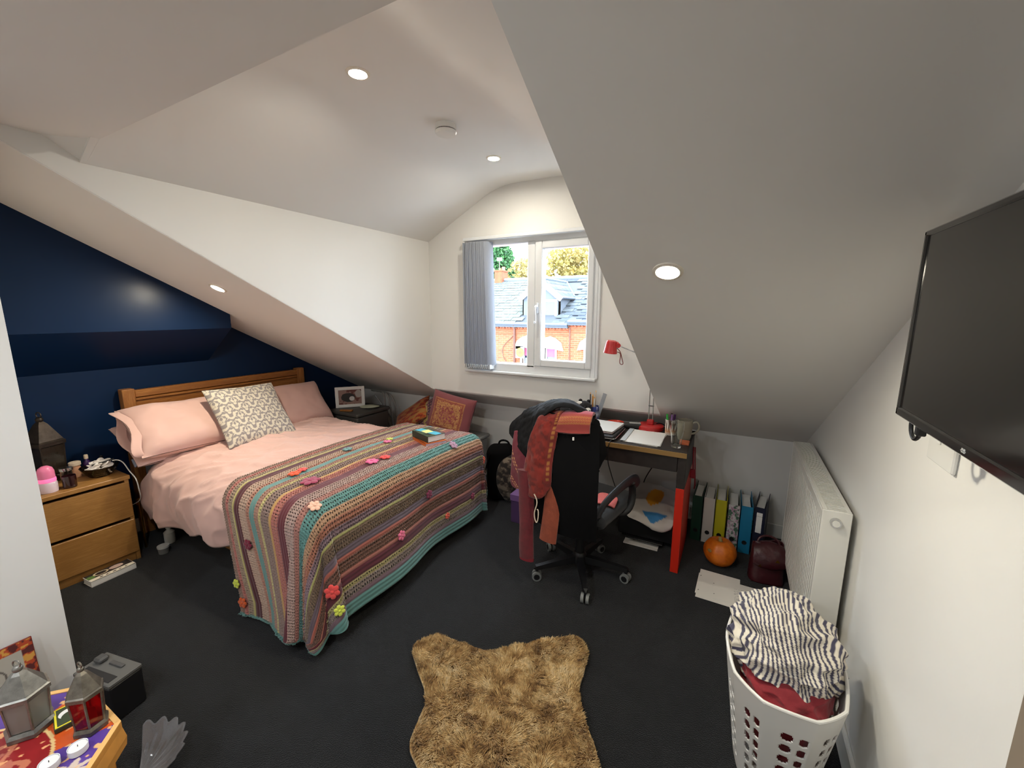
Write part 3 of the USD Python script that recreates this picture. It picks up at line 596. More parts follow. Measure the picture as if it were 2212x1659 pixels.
def blanket(S, T):
    """S along the bed from the pillow-side edge, T across: negative on the near hang"""
    X = BX0 + S; Y = T
    b = np.clip(BYN - Y, 0, None); c = np.clip(Y - BYF, 0, None)
    X = X + .30 * np.clip(b, 0, .6) * (1 - .45 * S / BS) - .05 * np.exp(-((Y - 1.25) / .2) ** 2) * 0
    a = np.clip(X - BXE, 0, None)
    cb = np.where(b > 0, b, c); r = np.hypot(a, cb); th = np.arctan2(cb, a)
    corner = (a > 0) & (cb > 0)
    sgn = np.where(b > 0, -1., 1.)
    r = np.where(corner & (r > .62), .62 + .14 * (r - .62), r)
    h, v = hang(r)
    wave = np.clip(r - .12, 0, .6) * (.05 * np.sin(th * 9 + .6) * corner + (~corner) * np.where(a > 0, .035 * np.sin(Y * 9 + .5), .03 * np.sin(X * 15 + 2)))
    h = h + wave + np.where(a > 0, .08 * np.clip(r - .16, 0, None) * np.clip((2.3 - Y) / .9, 0, 1), 0)
    cx, cy = np.where(a > 0, BXE, X), np.where(cb > 0, np.where(b > 0, BYN, BYF), Y)
    ux = np.where(r > 0, np.cos(th), 0); uy = np.where(r > 0, np.sin(th), 0) * sgn
    crest = .022 * np.clip(1 - ((Y - 1.78) / .7) ** 2, 0, 1)
    z0 = .642 + crest
    z = z0 - v + .012 * (meshkit.fbm(np.stack([X * 5, Y * 5, 0 * X], -1), 3, 5) - .5)
    floor = .014 + .012 * meshkit.noise(np.stack([X * 14, Y * 14, 0 * X], -1), 2)
    ex = np.clip(floor - z, 0, None); z = np.maximum(z, floor)
    h = h + ex * np.where(corner, .25, .6)
    px, py = cx + ux * h, cy + uy * h
    curl = np.clip((r - .2) / .4, 0, 1) * corner
    return np.stack([px, py, z], -1)
def stitch(S, T):
    k = np.clip(np.searchsorted(_e, S, 'right') - 1, 0, len(ROWS) - 1)
    ph = np.where(k % 2 == 0, 0., .5)
    loc = (S - _e[k]) / (_e[k + 1] - _e[k]); nr = np.maximum(1, np.round((_e[k + 1] - _e[k]) / .019)); lr = (loc * nr) % 1
    w = (T / .0125 + ph + .35 * (lr - .5)) % 1
    return k, lr, w
def blanket_d(S, T):
    P = blanket(S, T); k, lr, w = stitch(S, T)
    N = np.cross(np.gradient(P, axis=0), np.gradient(P, axis=1)); N /= np.linalg.norm(N, axis=-1, keepdims=True) + 1e-9
    N = np.where(N[..., 2:3] < -.2, -N, N)
    hgt = .0035 * np.sin(lr * PI) + .0028 * np.cos(w * 2 * PI) * _ro[k]
    return P + N * (hgt + .010)[..., None]
def holes(S, T):
    k, lr, w = stitch(S, T); return ~((_ro[k] == 1) & (np.abs(w - .5) < .17) & (np.abs(lr - .5) < .24))
nS_, nT_ = 250, 520
m, S_, T_ = sheet(blanket_d, nS_, nT_, .006, keep=holes, u=(0, BS), v=(BYN - BT0, BYF + BT1))
k_, lr_, w_ = stitch(S_, T_)
bc = _rc[k_] * (1 + .10 * np.cos(w_ * 2 * PI) * _ro[k_])[:, None] * (.88 + .3 * rng.random((len(ROWS), 1)))[k_]
edge = (T_ < BYN - BT0 + .035) | (T_ > BYF + BT1 - .035) | (S_ > BS - .05)
grey_ = bc.mean(1, keepdims=True) * np.array([1.08, 1., .94]); bc = .76 * (bc * .86 + grey_ * .14)
bc[edge] = np.array(lin(88, 132, 126))
bl = Thing('blanket', 'striped multicoloured crochet blanket with a turquoise border over the bed foot', 'blanket', (-1.9, 1.5, 0))
bl.add('crochet_sheet', m, attrmat('crochet_wool', .95, .3, .4, 900.), world=True, smooth=True, col=bc)
def flower(s, t, rgb, r=.03, name='crochet_flower'):
    d = .012
    P0, PS, PT = (blanket(np.array([[s + a]]), np.array([[t + b]]))[0, 0] for a, b in ((0, 0), (d, 0), (0, d)))
    x = unit(PS - P0); n = unit(np.cross(x, PT - P0)); n = n if n[2] > -.2 else -n; y = np.cross(n, x)
    pet = [to(trimesh.creation.icosphere(1, 1.), np.array([math.cos(a) * r * .62, math.sin(a) * r * .62, .004]), np.array([math.cos(a), math.sin(a), 0]) * r * .5, np.array([-math.sin(a), math.cos(a), 0]) * r * .42, np.array([0, 0, 1.]) * .006) for a in np.arange(6) * PI / 3]
    pet.append(to(trimesh.creation.icosphere(1, 1.), (0, 0, .006), (r * .3, 0, 0), (0, r * .3, 0), (0, 0, .007)))
    bl.add(name, to(join(*pet), P0 + n * .018, x, y, n), mat('wool_%d_%d_%d' % rgb, rgb, .95, sheen=.3, bump=.5, bscale=300), world=True, smooth=True)
for s_, t_, rgb, rr in [(.249, 1.295, (226, 90, 50), .03), (.238, 1.349, (226, 86, 80), .024), (.412, 1.273, (160, 62, 90), .045), (.495, 1.605, (226, 100, 150), .034), (.506, 1.695, (220, 70, 66), .03), (.197, 1.686, (110, 150, 150), .028), (.302, 1.919, (220, 110, 150), .026), (.268, 1.973, (200, 206, 100), .022), (.665, 2.139, (170, 130, 150), .03), (.635, 1.125, (236, 186, 160), .028), (.877, 1.812, (120, 30, 66), .026), (.994, 1.538, (222, 104, 136), .026), (.189, .855, (120, 20, 50), .026), (1.0, 1.05, (224, 74, 70), .032), (.45, .56, (140, 16, 50), .032), (1.077, 1.969, (220, 90, 70), .02), (.015, .62, (196, 206, 70), .022), (.03, .53, (200, 84, 30), .026), (.82, 2.52, (214, 84, 40), .026), (1.047, 2.243, (130, 34, 70), .022), (1.10, 1.06, (206, 216, 80), .024)]:
    flower(s_, t_, rgb, rr)

# two books on the blanket
def book(label, c, rz, w, d, h, cover, page, rot=None, prints=None, spine_side=-1):
    t = Thing('book', label, 'book', c, rz)
    t.add('cover', [box(-w / 2, w / 2, -d / 2, d / 2, 0, .002), box(-w / 2, w / 2, -d / 2, d / 2, h - .002, h), box(-w / 2, -w / 2 + .003, -d / 2, d / 2, 0, h)], cover, smooth=False)
    t.add('pages', box(-w / 2 + .003, w / 2 - .003, -d / 2 + .003, d / 2 - .003, .002, h - .002), page, smooth=False)
    if prints is not None:
        g, U, V = plate(w * .995, d * .995, 60, 80); g.apply_translation([0, 0, h + .0006])
        t.add('cover_print', g, PRINT, smooth=True, col=prints(U, V))
    return t
book('thin orange-spined paperback under the landscape-covered one on the crochet blanket', (-1.765, 2.10, .668), 64, .15, .21, .022, mat('orange_cover', (196, 96, 40), .5), mat('lilac_pages', (206, 186, 206), .8))
def bprint(U, V):
    n = meshkit.fbm(np.stack([U * 2 + 3, V * 3, 0 * U], -1), 4, 4)
    return colours((70, 84, 56), (n > .52, (36, 40, 30)), (np.abs(U + .35 * V) < .42, (80, 172, 196)), (U > .62, (92, 70, 60)), ((np.abs(U + .05) < .42) & (np.abs(V - .12) < .34), (226, 222, 140)))
book('thick paperback with a blue and green cover and yellow title panel on the blanket', (-1.775, 2.105, .691), 71, .135, .20, .042, mat('dark_green_cover', (40, 44, 34), .45), PAPER, prints=bprint)

# ================================================================== BESIDE THE BED
ns = Thing('nightstand', 'pale oak two-drawer nightstand beside the bed head', 'nightstand', (-3.37, .785, 0))
MOAK = wood_mat('pale_oak_veneer', (172, 127, 70), (150, 106, 54), (14, 1.6, 16), .4)
ns.add('body', [box(-.20, .19, -.20, -.18, .0, .525), box(-.20, .19, .18, .20, 0, .525), box(-.20, -.185, -.18, .18, 0, .525), box(-.18, .17, -.18, .18, .0, .05)], MOAK, smooth=False)
ns.add('top', box(-.20, .205, -.205, .205, .525, .55, .003), MOAK, smooth=False)
for z0, z1 in ((.055, .268), (.285, .508)):
    ns.add('drawer', box(.18, .198, -.197, .197, z0, z1, .003), MOAK, smooth=False)
ns.add('plinth', box(.16, .182, -.18, .18, 0, .052), MOAK, smooth=False)

def lantern(label, c, h, r, n, metal, glass, rz=0, glow=None):
    """moorish lantern: base, glazed body with bars, pointed roof and ring"""
    t = Thing('lantern', label, 'lantern', c, rz); a = np.arange(n) * 2 * PI / n + PI / n
    ring = lambda R, z: np.c_[np.cos(a) * R, np.sin(a) * R, np.full(n, z)]
    t.add('base', trimesh.convex.convex_hull(np.vstack([ring(r, 0), ring(r, .05 * h), ring(r * .86, .09 * h)])), metal, smooth=False)
    zb, zt = .09 * h, .52 * h
    lo, hi = ring(r * .80, zb), ring(r * .92, zt)
    for k in range(n): t.add('bar', cyl(lo[k], hi[k], .035 * r + .0015, n=6), metal)
    for k in range(n):
        k2 = (k + 1) % n; q = np.array([lo[k], lo[k2], hi[k2], hi[k]]); cc = q.mean(0); q = cc + (q - cc) * .94
        nn = unit(np.cross(q[1] - q[0], q[3] - q[0])) * .0012
        t.add('pane', trimesh.convex.convex_hull(np.vstack([q - nn, q + nn])), glass, smooth=False)
    t.add('collar', trimesh.convex.convex_hull(np.vstack([ring(r * 1.05, zt), ring(r * 1.05, zt + .05 * h), ring(r * .9, zt + .07 * h)])), metal, smooth=False)
    t.add('roof', trimesh.convex.convex_hull(np.vstack([ring(r * .95, zt + .07 * h), ring(r * .34, .82 * h), ring(r * .16, .86 * h)])), metal, smooth=False)
    t.add('finial', [trimesh.Trimesh(*(lambda s: (s.vertices * r * .2 + [0, 0, .885 * h], s.faces))(trimesh.creation.icosphere(2, 1.))), tube([(math.cos(x) * r * .2, 0, .95 * h + math.sin(x) * r * .2) for x in np.linspace(0, 2 * PI, 20)], .006 * h + .0008, 6)], metal)
    t.add('candle', cyl((0, 0, zb), (0, 0, zb + .16 * h), r * .35), mat('candle_wax', (226, 214, 190), .6))
    return t
DARKM = mat('aged_dark_metal', (58, 50, 44), .45, metal=.7, var=.3, vscale=30)
SMOKE = mat('smoky_glass', (120, 110, 100), .1, trans=.9)
lantern('tall dark metal lantern with a pointed roof on the nightstand', (-3.47, .735, .551), .41, .085, 4, DARKM, SMOKE, 20)
pk = Thing('night_light', 'small pink domed night light on a white jar base, on the nightstand', 'night light', (-3.245, .672, .551))
pk.add('base', lathe([(0, 0), (.036, 0), (.038, .012), (.038, .05), (.034, .058), (0, .058)], 32), mat('milky_plastic', (222, 204, 214), .3))
pk.add('band', lathe([(.034, .058), (.036, .062), (.036, .076), (.033, .08), (.03, .058), (.034, .058)], 32), mat('pink_band', (255, 120, 176), .4, emit=.6), label='glowing pink band')
pk.add('dome', lathe([(.034, .08), (.034, .115), (.028, .135), (.014, .146), (0, .148), (0, .08)], 32), mat('pink_dome', (226, 120, 160), .3, sub=.3, emit=.08))
cj = Thing('candle_jar', 'dark glass candle jar at the front edge of the nightstand', 'candle', (-3.232, .752, .551))
cj.add('jar', lathe([(0, 0), (.027, 0), (.029, .006), (.029, .068), (.026, .068), (.026, .012), (0, .012)], 32), mat('dark_wine_glass', (40, 16, 20), .1, coat=.6))
cj.add('wax', cyl((0, 0, .012), (0, 0, .045), .0255), mat('plum_wax', (70, 24, 36), .6))
bw = Thing('glass_bowl', 'glass bowl heaped with white petals on the nightstand, nearest the bed', 'bowl', (-3.315, .905, .551))
bw.add('bowl', lathe([(0, 0), (.05, 0), (.068, .02), (.088, .06), (.085, .061), (.064, .024), (.046, .006), (0, .006)], 40), THIN)
r_ = np.random.default_rng(4)
for k in range(46):
    a, q = r_.random() * 6.28, r_.random() ** .6 * .062; z = .014 + r_.random() * .055 + (.06 - q) * .25; q = q * (.6 + z * 5)
    pet = trimesh.creation.icosphere(2, 1.); pet.vertices *= [.026, .02, .007]; pet.vertices[:, 2] += .25 * pet.vertices[:, 0] ** 2 / .026
    bw.add('petal', mv(pet, (math.cos(a) * q, math.sin(a) * q, z), rx=r_.random() * 80 - 40, ry=r_.random() * 80 - 40, rz=r_.random() * 360), mat('white_petal', (232, 226, 222), .8, sheen=.2))
for k in range(3): bw.add('leaf', mv(box(-.02, .02, -.006, .006, 0, .002, .001), (.03 - k * .03, -.045 + .02 * k, .03 + .01 * k), rx=50, rz=40 * k), mat('leaf_green', (70, 110, 60), .6), smooth=False)
solo('black_pen', cyl((-3.285, .865, .628), (-3.28, .965, .64), .005), BLACK, 'black pen lying across the white petals in the glass bowl', 'pen')
solo('charging_cable', tube([(-3.27, .955, .635), (-3.235, .985, .625), (-3.2, 1.0, .57), (-3.158, 1.012, .52), (-3.16, 1.02, .45), (-3.20, 1.035, .38), (-3.33, 1.03, .30), (-3.5, 1.03, .2)], .0032, 8, 50), mat('white_cable', (222, 222, 218), .4), 'thin white cable running from the bowl down between nightstand and bed', 'cable')
def bottle(label, c, r, h, body, cap, name='bottle', neck=.4):
    t = Thing(name, label, 'bottle', c)
    t.add('body', lathe([(0, 0), (r * .92, 0), (r, .05 * h), (r, .58 * h), (r * neck, .72 * h), (r * neck, .8 * h), (0, .8 * h)], 24), body)
    t.add('cap', lathe([(0, .78 * h), (r * neck * 1.25, .78 * h), (r * neck * 1.25, .97 * h), (r * neck, h), (0, h)], 20), cap)
    return t
PURP = mat('purple_glass', (60, 36, 86), .1, coat=.5)
bottle('small dark purple bottle with a pale cap behind the glass bowl', (-3.43, .885, .551), .020, .115, PURP, mat('cream_cap', (206, 190, 170), .4))
bottle('squat peach jar with a cream lid behind the glass bowl', (-3.40, .825, .551), .024, .095, mat('peach_jar', (200, 150, 120), .4), mat('cream_cap', (206, 190, 170), .4), neck=.9)
bottle('little dark bottle at the back corner of the nightstand by the bed', (-3.44, .955, .551), .016, .085, mat('ink_glass', (22, 22, 44), .1), BLACK)
bottle('clear glass jar with a shiny lid in front of the tall lantern', (-3.36, .775, .551), .026, .085, GLASS, CHROME, neck=.95)
bk = Thing('book', 'thick white book with a black picture cover on the carpet in front of the nightstand', 'book', (-3.112, .818, 0), 4)
bk.add('pages', box(-.045, .045, -.1, .1, .003, .031), PAPER, smooth=False)
bk.add('cover', [box(-.047, .047, -.102, .102, 0, .003), box(-.047, .047, -.102, .102, .031, .034), box(.044, .047, -.102, .102, 0, .034)], PAPER, smooth=False)
g, U, V = plate(.092, .2, 40, 80); g.apply_translation([0, 0, .0348])
lett = (np.abs(U - .72) < .12) & (np.sin(V * 22) > -.2) & (np.abs(V) < .72) & (meshkit.noise(np.stack([U * 9, V * 16, 0 * U], -1), 3) > .38)
bk.add('cover_print', g, PRINT, smooth=True, col=colours((228, 222, 206), (U < .38, (48, 40, 38)), ((np.hypot((U + .35) / .5, (V + .35) / .34) < 1) & (np.hypot((U + .35) / .38, (V + .35) / .25) > 1), (206, 190, 160)), ((np.hypot((U + .35) / .45, (V - .35) / .32) < 1), (196, 170, 160)), (np.hypot((U + .1) / .4, (V + .85) / .2) < 1, (96, 130, 70)), (lett, (40, 38, 36))))
# between nightstand and bed, under the bed
st = Thing('brass_stand', 'thin brass rod with a knob standing between nightstand and bed', 'stand', (-3.30, 1.055, 0))
st.add('rod', cyl((0, 0, 0), (0, 0, .30), .007), mat('brass', (196, 146, 50), .25, metal=1.))
st.add('knob', lathe([(0, .29), (.012, .295), (.016, .31), (.010, .325), (.013, .335), (0, .345)], 20), mat('brass', (196, 146, 50), .25, metal=1.))
WPL = mat('white_plastic', (206, 208, 206), .4)
bottle('white plastic bottle standing on the carpet under the bed head', (-3.23, 1.16, 0), .030, .13, WPL, WPL)
tj = Thing('tub', 'small white lidded tub on the carpet at the foot of the nightstand, under the bed', 'tub', (-3.12, 1.08, 0))
tj.add('pot', lathe([(0, 0), (.026, 0), (.03, .04), (0, .04)], 24), mat('grey_tub', (120, 120, 118), .5)); tj.add('lid', lathe([(0, .038), (.032, .038), (.032, .05), (0, .05)], 24), WPL)
pb_ = trimesh.creation.icosphere(4, 1.); pb_.vertices *= [.16, .10, .05]; pb_.vertices += (meshkit.fbm(pb_.vertices * 22, 3, 6)[:, None] - .5) * .05; pb_.vertices[:, 2] = np.maximum(pb_.vertices[:, 2], -.045)
solo('plastic_bag', mv(pb_, (-2.55, 1.32, .047)), mat('white_bag', (214, 214, 216), .4), 'crumpled white plastic bag under the bed, half hidden by the blanket', 'bag', smooth=True)

# ================================================================== BEHIND THE BED
GREYBOX = mat('dark_grey_plastic', (66, 66, 64), .5)
sb = Thing('storage_bin', 'dark grey lidded storage bin between bed and knee wall', 'storage box', (-3.13, 2.71, 0))
sb.add('bin', trimesh.convex.convex_hull(np.vstack([rbox(-.17, .17, -.17, .17, 0, .05, .02).vertices, rbox(-.195, .195, -.195, .195, .5, .585, .02).vertices])), GREYBOX, smooth=30)
sb.add('lid', rbox(-.205, .205, -.205, .205, .585, .62, .015), GREYBOX, smooth=30)
pf = Thing('photo_frame', 'white photo frame with a black and white cat picture on the grey bin', 'picture frame', (-3.22, 2.69, .621), 50)
FW, FH = .265, .20
pf.add('frame', bar_frame(-FW / 2, FW / 2, 0, FH, .03, .03, .03, .03, -.009, .009, .003), WHITE, smooth=False)
g, U, V = plate(FW - .05, FH - .05, 90, 70)
n1 = meshkit.fbm(np.stack([U * 2.5, V * 2.2, 0 * U], -1), 4, 9)
cat_ = (np.hypot((U + .15) / .62, (V + .05) / .6) + .35 * (n1 - .5)) < .95
pf.add('picture', to(g, (0, -.004, FH / 2), (1, 0, 0), (0, 0, 1), (0, -1, 0)), PRINT, smooth=True, col=colours((150, 120, 110), (n1 > .55, (110, 66, 60)), (cat_, (52, 50, 48)), (np.hypot((U - .15) / .22, (V + .2) / .3) < 1, (206, 204, 200)), (np.hypot((U - .72) / .3, (V - .4) / .5) < 1, (176, 168, 160))))
pf.add('stand', mv(box(-.03, .03, 0, .004, 0, .15), (0, .014, 0), rx=-18), BLACK, smooth=False)
dsh = trimesh.creation.icosphere(3, 1.); dsh.vertices *= [.09, .05, .014]; dsh.vertices[:, 2] += .006 * meshkit.fbm(dsh.vertices * 30, 3, 2)
solo('folded_cloth', mv(dsh, (-3.03, 2.75, .634), rz=40), mat('pale_green_cloth', (176, 182, 160), .9), 'pale green folded cloth lying on the grey bin beside the photo frame', 'cloth', smooth=True)
solo('wooden_block', mv(box(-.06, .06, -.018, .018, 0, .014, .004), (-3.12, 2.555, .6205), rz=20), OAKX, 'flat piece of pale wood on the front edge of the grey bin', 'block', smooth=False)
ar = Thing('clothes_airer', 'folded clothes airer of grey metal tubes behind the grey bin', 'airer', (-3.02, 2.98, 0))
for k in range(3):
    o = .035 * k
    ar.add('tube_frame', tube([(-3.22 + o, 2.96 + o * .7, .745 - o * .3), (-3.12 + o * .9, 2.96 + o * .7, .745 - o * .3), (-3.06 + o * .6, 2.96 + o * .7, .73 - o * .3), (-3.045 + o, 2.96 + o * .7, .66), (-3.01 + o, 2.97 + o * .6, .42), (-2.96 + o, 2.98 + o * .5, .01)], .009, 8, 60), mat('grey_tube', (150, 150, 148), .35, metal=.5), world=True)
ar.add('crossbar', cyl((-3.19, 2.965, .70), (-3.005, 3.02, .45), .006), mat('grey_tube', (150, 150, 148), .35, metal=.5), world=True)
TUB = mat('translucent_grey_plastic', (150, 152, 152), .35, trans=.25)
sx = Thing('storage_box', 'pale grey plastic storage box under the cushions by the knee wall', 'storage box', (-2.33, 2.92, 0))
sx.add('box', trimesh.convex.convex_hull(np.vstack([rbox(-.36, .36, -.14, .18, 0, .05, .02).vertices, rbox(-.40, .40, -.17, .20, .34, .40, .02).vertices])), TUB, smooth=30)
sx.add('lid', rbox(-.415, .415, -.18, .215, .40, .435, .015), mat('grey_lid', (128, 128, 126), .5), smooth=30)
def ornate(U, V):
    e = np.maximum(np.abs(U), np.abs(V)); n = meshkit.fbm(np.stack([U * 14, V * 14, 0 * U], -1), 3, 3); r = np.hypot(U, V); th = np.arctan2(V, U)
    return colours((132, 70, 74), (e < .72, (176, 118, 74)), ((e < .68) & (e > .6), (150, 80, 62)), ((e < .6) & (n > .5), (190, 138, 88)), ((r < .42) & (np.cos(8 * th) * np.sin(r * 24) > 0), (150, 70, 76)), ((r < .42) & (n > .55), (180, 120, 80)), ((e < .56) & (e > .5) & (np.sin(U * 40) * np.sin(V * 40) > .1), (196, 150, 96)), ((n > .62) & (e < .7), (140, 66, 60)))
g, U, V = put_pillow('', '', '', (-2.145, 2.845, .638), (.98, -.02, -.13), (.06, .10, .37), .46, .37, .13, None, 12, n=120, wr=.01)
T = Thing('cushion', 'large mauve cushion with gold embroidered square, propped on the pale storage box', 'cushion', (-2.145, 2.845, .44)); T.add('cushion_cover', g, CLOTHP, world=True, smooth=True, col=ornate(U, V))
def dotty(U, V):
    n = meshkit.fbm(np.stack([U * 8, V * 8, 0 * U], -1), 3, 7); dx_, dy_ = (U * 5) % 1 - .5, (V * 5) % 1 - .5
    return colours((74, 40, 62), (np.hypot(dx_, dy_) < .3, (160, 120, 108)), (np.hypot(dx_, dy_) < .16, (150, 70, 84)), ((np.abs(U) < .25), (120, 70, 82)), ((np.abs(U) < .2) & (n > .5), (182, 160, 90)))
g, U, V = put_pillow('', '', '', (-2.48, 2.97, .575), (.8, -.1, .45), (-.3, .35, .62), .34, .30, .10, None, 17, n=90)
T = Thing('cushion', 'dark purple cushion with round dots behind the embroidered cushion', 'cushion', (-2.48, 2.97, .44)); T.add('cushion_cover', g, CLOTHP, world=True, smooth=True, col=dotty(U, V))
g, U, V = put_pillow('', '', '', (-2.70, 2.96, .53), (.80, .08, .52), (-.28, .5, .40), .46, .28, .10, None, 19, n=80)
n_ = meshkit.fbm(np.stack([U * 5, V * 9, 0 * U], -1), 4, 2)
T = Thing('cushion', 'shaggy orange cushion slumped at the left end of the pale storage box', 'cushion', (-2.70, 2.96, .44)); T.add('cushion_cover', g, CLOTHP, world=True, smooth=True, col=colours((186, 84, 34), (n_ > .52, (140, 50, 30)), (n_ < .42, (170, 120, 60))))
# backpack
bp = Thing('backpack', 'black backpack with a mottled camouflage front on the carpet by the knee wall', 'backpack', (-1.60, 2.83, 0), 20)
b0 = rbox(-.13, .13, -.10, .10, .0, .46, .07, 12); b0 = trimesh.Trimesh(b0.vertices * np.where(b0.vertices[:, 2:3] > .3, [[.86, .86, 1]], [[1, 1, 1]]) , b0.faces)
b0 = mv(b0, ry=-4)
bp.add('body', b0, BLACKFAB, smooth=50)
cm = trimesh.creation.icosphere(5, 1.); cm.vertices *= [.12, .075, .20]; cm.vertices += [.06, -.06, .20]; cm.vertices[:, 2] = np.maximum(cm.vertices[:, 2], .004)
cn = meshkit.fbm(cm.vertices * 28, 4, 6)
bp.add('front_pocket', cm, CLOTHP, smooth=True, col=colours((84, 72, 62), (cn > .54, (40, 34, 30)), (cn < .44, (130, 116, 100))))
bp.add('top_handle', tube([(-.04, .02, .44), (-.03, .02, .485), (.02, .02, .485), (.04, .02, .44)], .008, 8, 20), BLACKFAB)
bp.add('side_strap', tube([(-.10, -.08, .40), (-.135, -.10, .25), (-.12, -.09, .03)], .014, 8, 20, flat=(1, .4)), BLACKFAB)

# ================================================================== DESK
DK = mat('black_brown_veneer', (44, 38, 36), .5, var=.25, vscale=20)
TANE = mat('tan_edge_band', (150, 116, 66), .5)
REDL = mat('red_lacquer', (206, 40, 20), .4)
dk = Thing('desk', 'black-brown desk with a tan front edge and a bright red lower leg panel', 'desk', (-.71, 2.66, 0))
dk.add('desktop', box(-1.235, -.187, 2.418, 2.935, .722, .75, .002), DK, world=True, smooth=False)
dk.add('front_edge', box(-1.235, -.187, 2.41, 2.418, .722, .7495), TANE, world=True, smooth=False, label='tan front edge strip')
dk.add('drawer', box(-1.19, -.236, 2.435, 2.455, .625, .72, .002), DK, world=True, smooth=False)
dk.add('drawer', box(-1.19, -.236, 2.455, 2.90, .63, .71), DK, world=True, smooth=False)
for x in (-.234, -1.235):
    dk.add('upper_leg', box(x, x + .045, 2.43, 2.93, .53, .722, .002), DK, world=True, smooth=False)
    dk.add('leg_panel', box(x, x + .045, 2.43, 2.93, 0, .53, .002), REDL, world=True, smooth=False, label='red leg panel')
dk.add('back_rail', box(-1.19, -.236, 2.905, 2.925, .50, .70), DK, world=True, smooth=False)
# strap hanging from the desk's right corner
solo('lanyard', [tube([(-.175, 2.86, .66), (-.165, 2.845, .52), (-.16, 2.86, .40), (-.165, 2.90, .36)], .004, 6, 24), tube([(-.185, 2.86, .66), (-.175, 2.80, .55), (-.172, 2.80, .50)], .005, 6, 16), rbox(-.19, -.16, 2.79, 2.805, .47, .53, .005)], mat('crimson_strap', (140, 22, 40), .7), 'crimson lanyard hanging at the right side of the desk', 'lanyard')

TZ = .7505
# desk lamp
lp = Thing('desk_lamp', 'red desk lamp with a round base, twin rods and a tilted shade', 'lamp', (-.465, 2.845, TZ))
LRED = mat('lamp_red_metal', (190, 34, 34), .35, coat=.3)
lp.add('base', lathe([(0, 0), (.088, 0), (.09, .006), (.088, .024), (.08, .03), (0, .032)], 44), LRED)
lp.add('rod_holder', box(-.022, .022, -.016, .016, .03, .065, .005), LRED, smooth=False)
for s in (-1, 1): lp.add('rod', cyl((s * .013, 0, .05), (s * .013, 0, .47), .004, n=10), CHROME)
lp.add('rod_clip', box(-.018, .018, -.004, .004, .155, .162, .001), CHROME, smooth=False)
lp.add('joint', cyl((-.02, 0, .47), (.02, 0, .47), .016, n=18), LRED)
lp.add('arm', cyl((0, -.002, .47), (-.225, -.09, .565), .004, n=10), CHROME)
lp.add('head_joint', [cyl((-.215, -.105, .562), (-.235, -.075, .572), .016, n=18), box(-.25, -.215, -.1, -.08, .556, .58, .006)], LRED)
hx = unit((-.12, .05, -1.)); hc = np.array([-.262, -.095, .578])
a_ = unit(np.cross(hx, (0, 1, 0))); b_ = np.cross(hx, a_)
lp.add('shade', to(lathe([(0, .0), (.030, .002), (.036, .012), (.046, .085), (.044, .085), (.034, .014), (.028, .006), (0, .006)], 36), hc + np.array([0, 0, .018]), a_, b_, hx), LRED)
lp.add('bulb', to(lathe([(0, .05), (.028, .055), (.034, .068), (.026, .078), (0, .082)], 24), hc + np.array([0, 0, .018]), a_, b_, hx), mat('bulb_white', (226, 224, 216), .3))
lp.add('cord_loop', tube([(-.225, -.10, .545), (-.20, -.105, .52), (-.185, -.105, .47), (-.183, -.105, .44), (-.192, -.105, .44), (-.20, -.105, .475), (-.225, -.105, .52)], .0028, 6, 30), mat('cord_brown', (120, 60, 56), .5))
lp.add('power_cord', tube([(.03, .02, .02), (.07, .05, .03), (.09, .07, .01), (.06, .085, .002)], .003, 6, 24), BLACK)

# stack of paper
r_ = np.random.default_rng(3)
for k in range(4):
    g = mv(box(-.105, .105, -.148, .148, 0, .0012 if k < 3 else .001), (-.452 + r_.random() * .006, 2.61 + r_.random() * .008, TZ + .0015 * k), rz=[-3, 2, -1, 1][k])
    solo('paper_sheet', g, PAPER, ['sheet at the bottom of the paper pile on the desk', 'second sheet of the paper pile on the desk, edge showing at the left', 'third sheet of the paper pile on the desk, under the top sheet', 'top sheet of the white paper pile in front of the red lamp'][k], 'paper', 'paper pile on the desk', smooth=False)
solo('plastic_sleeve', mv(box(-.022, .008, -.146, .146, 0, .001), (-.555, 2.61, TZ + .0085), rz=1), mat('sleeve_grey', (196, 204, 210), .25), 'grey plastic spine strip on the left edge of the paper pile', 'sleeve', smooth=False)
# laptop on a black case
lc = Thing('laptop_case', 'black zipped laptop case under the pale laptop on the desk', 'case', (-.745, 2.60, TZ))
lc.add('case', rbox(-.14, .14, -.16, .12, 0, .03, .012), mat('case_black', (34, 34, 38), .6), smooth=40)
lc.add('zip', tube([(-.13, -.165, .015), (.13, -.165, .015), (.146, -.15, .015), (.146, .11, .015)], .003, 6), CHROME)
lt = Thing('laptop', 'closed pale silver laptop lying on a black case on the desk', 'laptop', (-.745, 2.605, TZ + .031), -4)
lt.add('base', rbox(-.135, .125, -.12, .125, 0, .010, .004), mat('silver_pink', (190, 176, 178), .35, metal=.3), smooth=40)
lt.add('lid', rbox(-.135, .125, -.12, .125, .0105, .018, .003), mat('pale_silver', (222, 222, 220), .3), smooth=40)
solo('cable', tube([(-.605, 2.53, TZ + .012), (-.615, 2.47, TZ + .004), (-.625, 2.412, TZ - .002), (-.63, 2.405, TZ - .05), (-.64, 2.5, .55), (-.645, 2.75, .3), (-.64, 2.95, .15)], .003, 6, 60), BLACK, 'thin black cable running over the front edge of the desk beside the laptop', 'cable')
for k, (pts, lab) in enumerate(((((-.36, 2.91, .70), (-.42, 2.95, .5), (-.50, 3.0, .33), (-.52, 3.05, .25)), 'black cable looping down behind the desk towards the plastic bag, left one'), (((-.30, 2.92, .69), (-.27, 2.96, .5), (-.235, 2.98, .36), (-.23, 2.98, .28)), 'black cable hanging behind the desk next to the red leg'))):
    solo('cable', tube(pts, .004, 6, 40), BLACK, lab, 'cable')
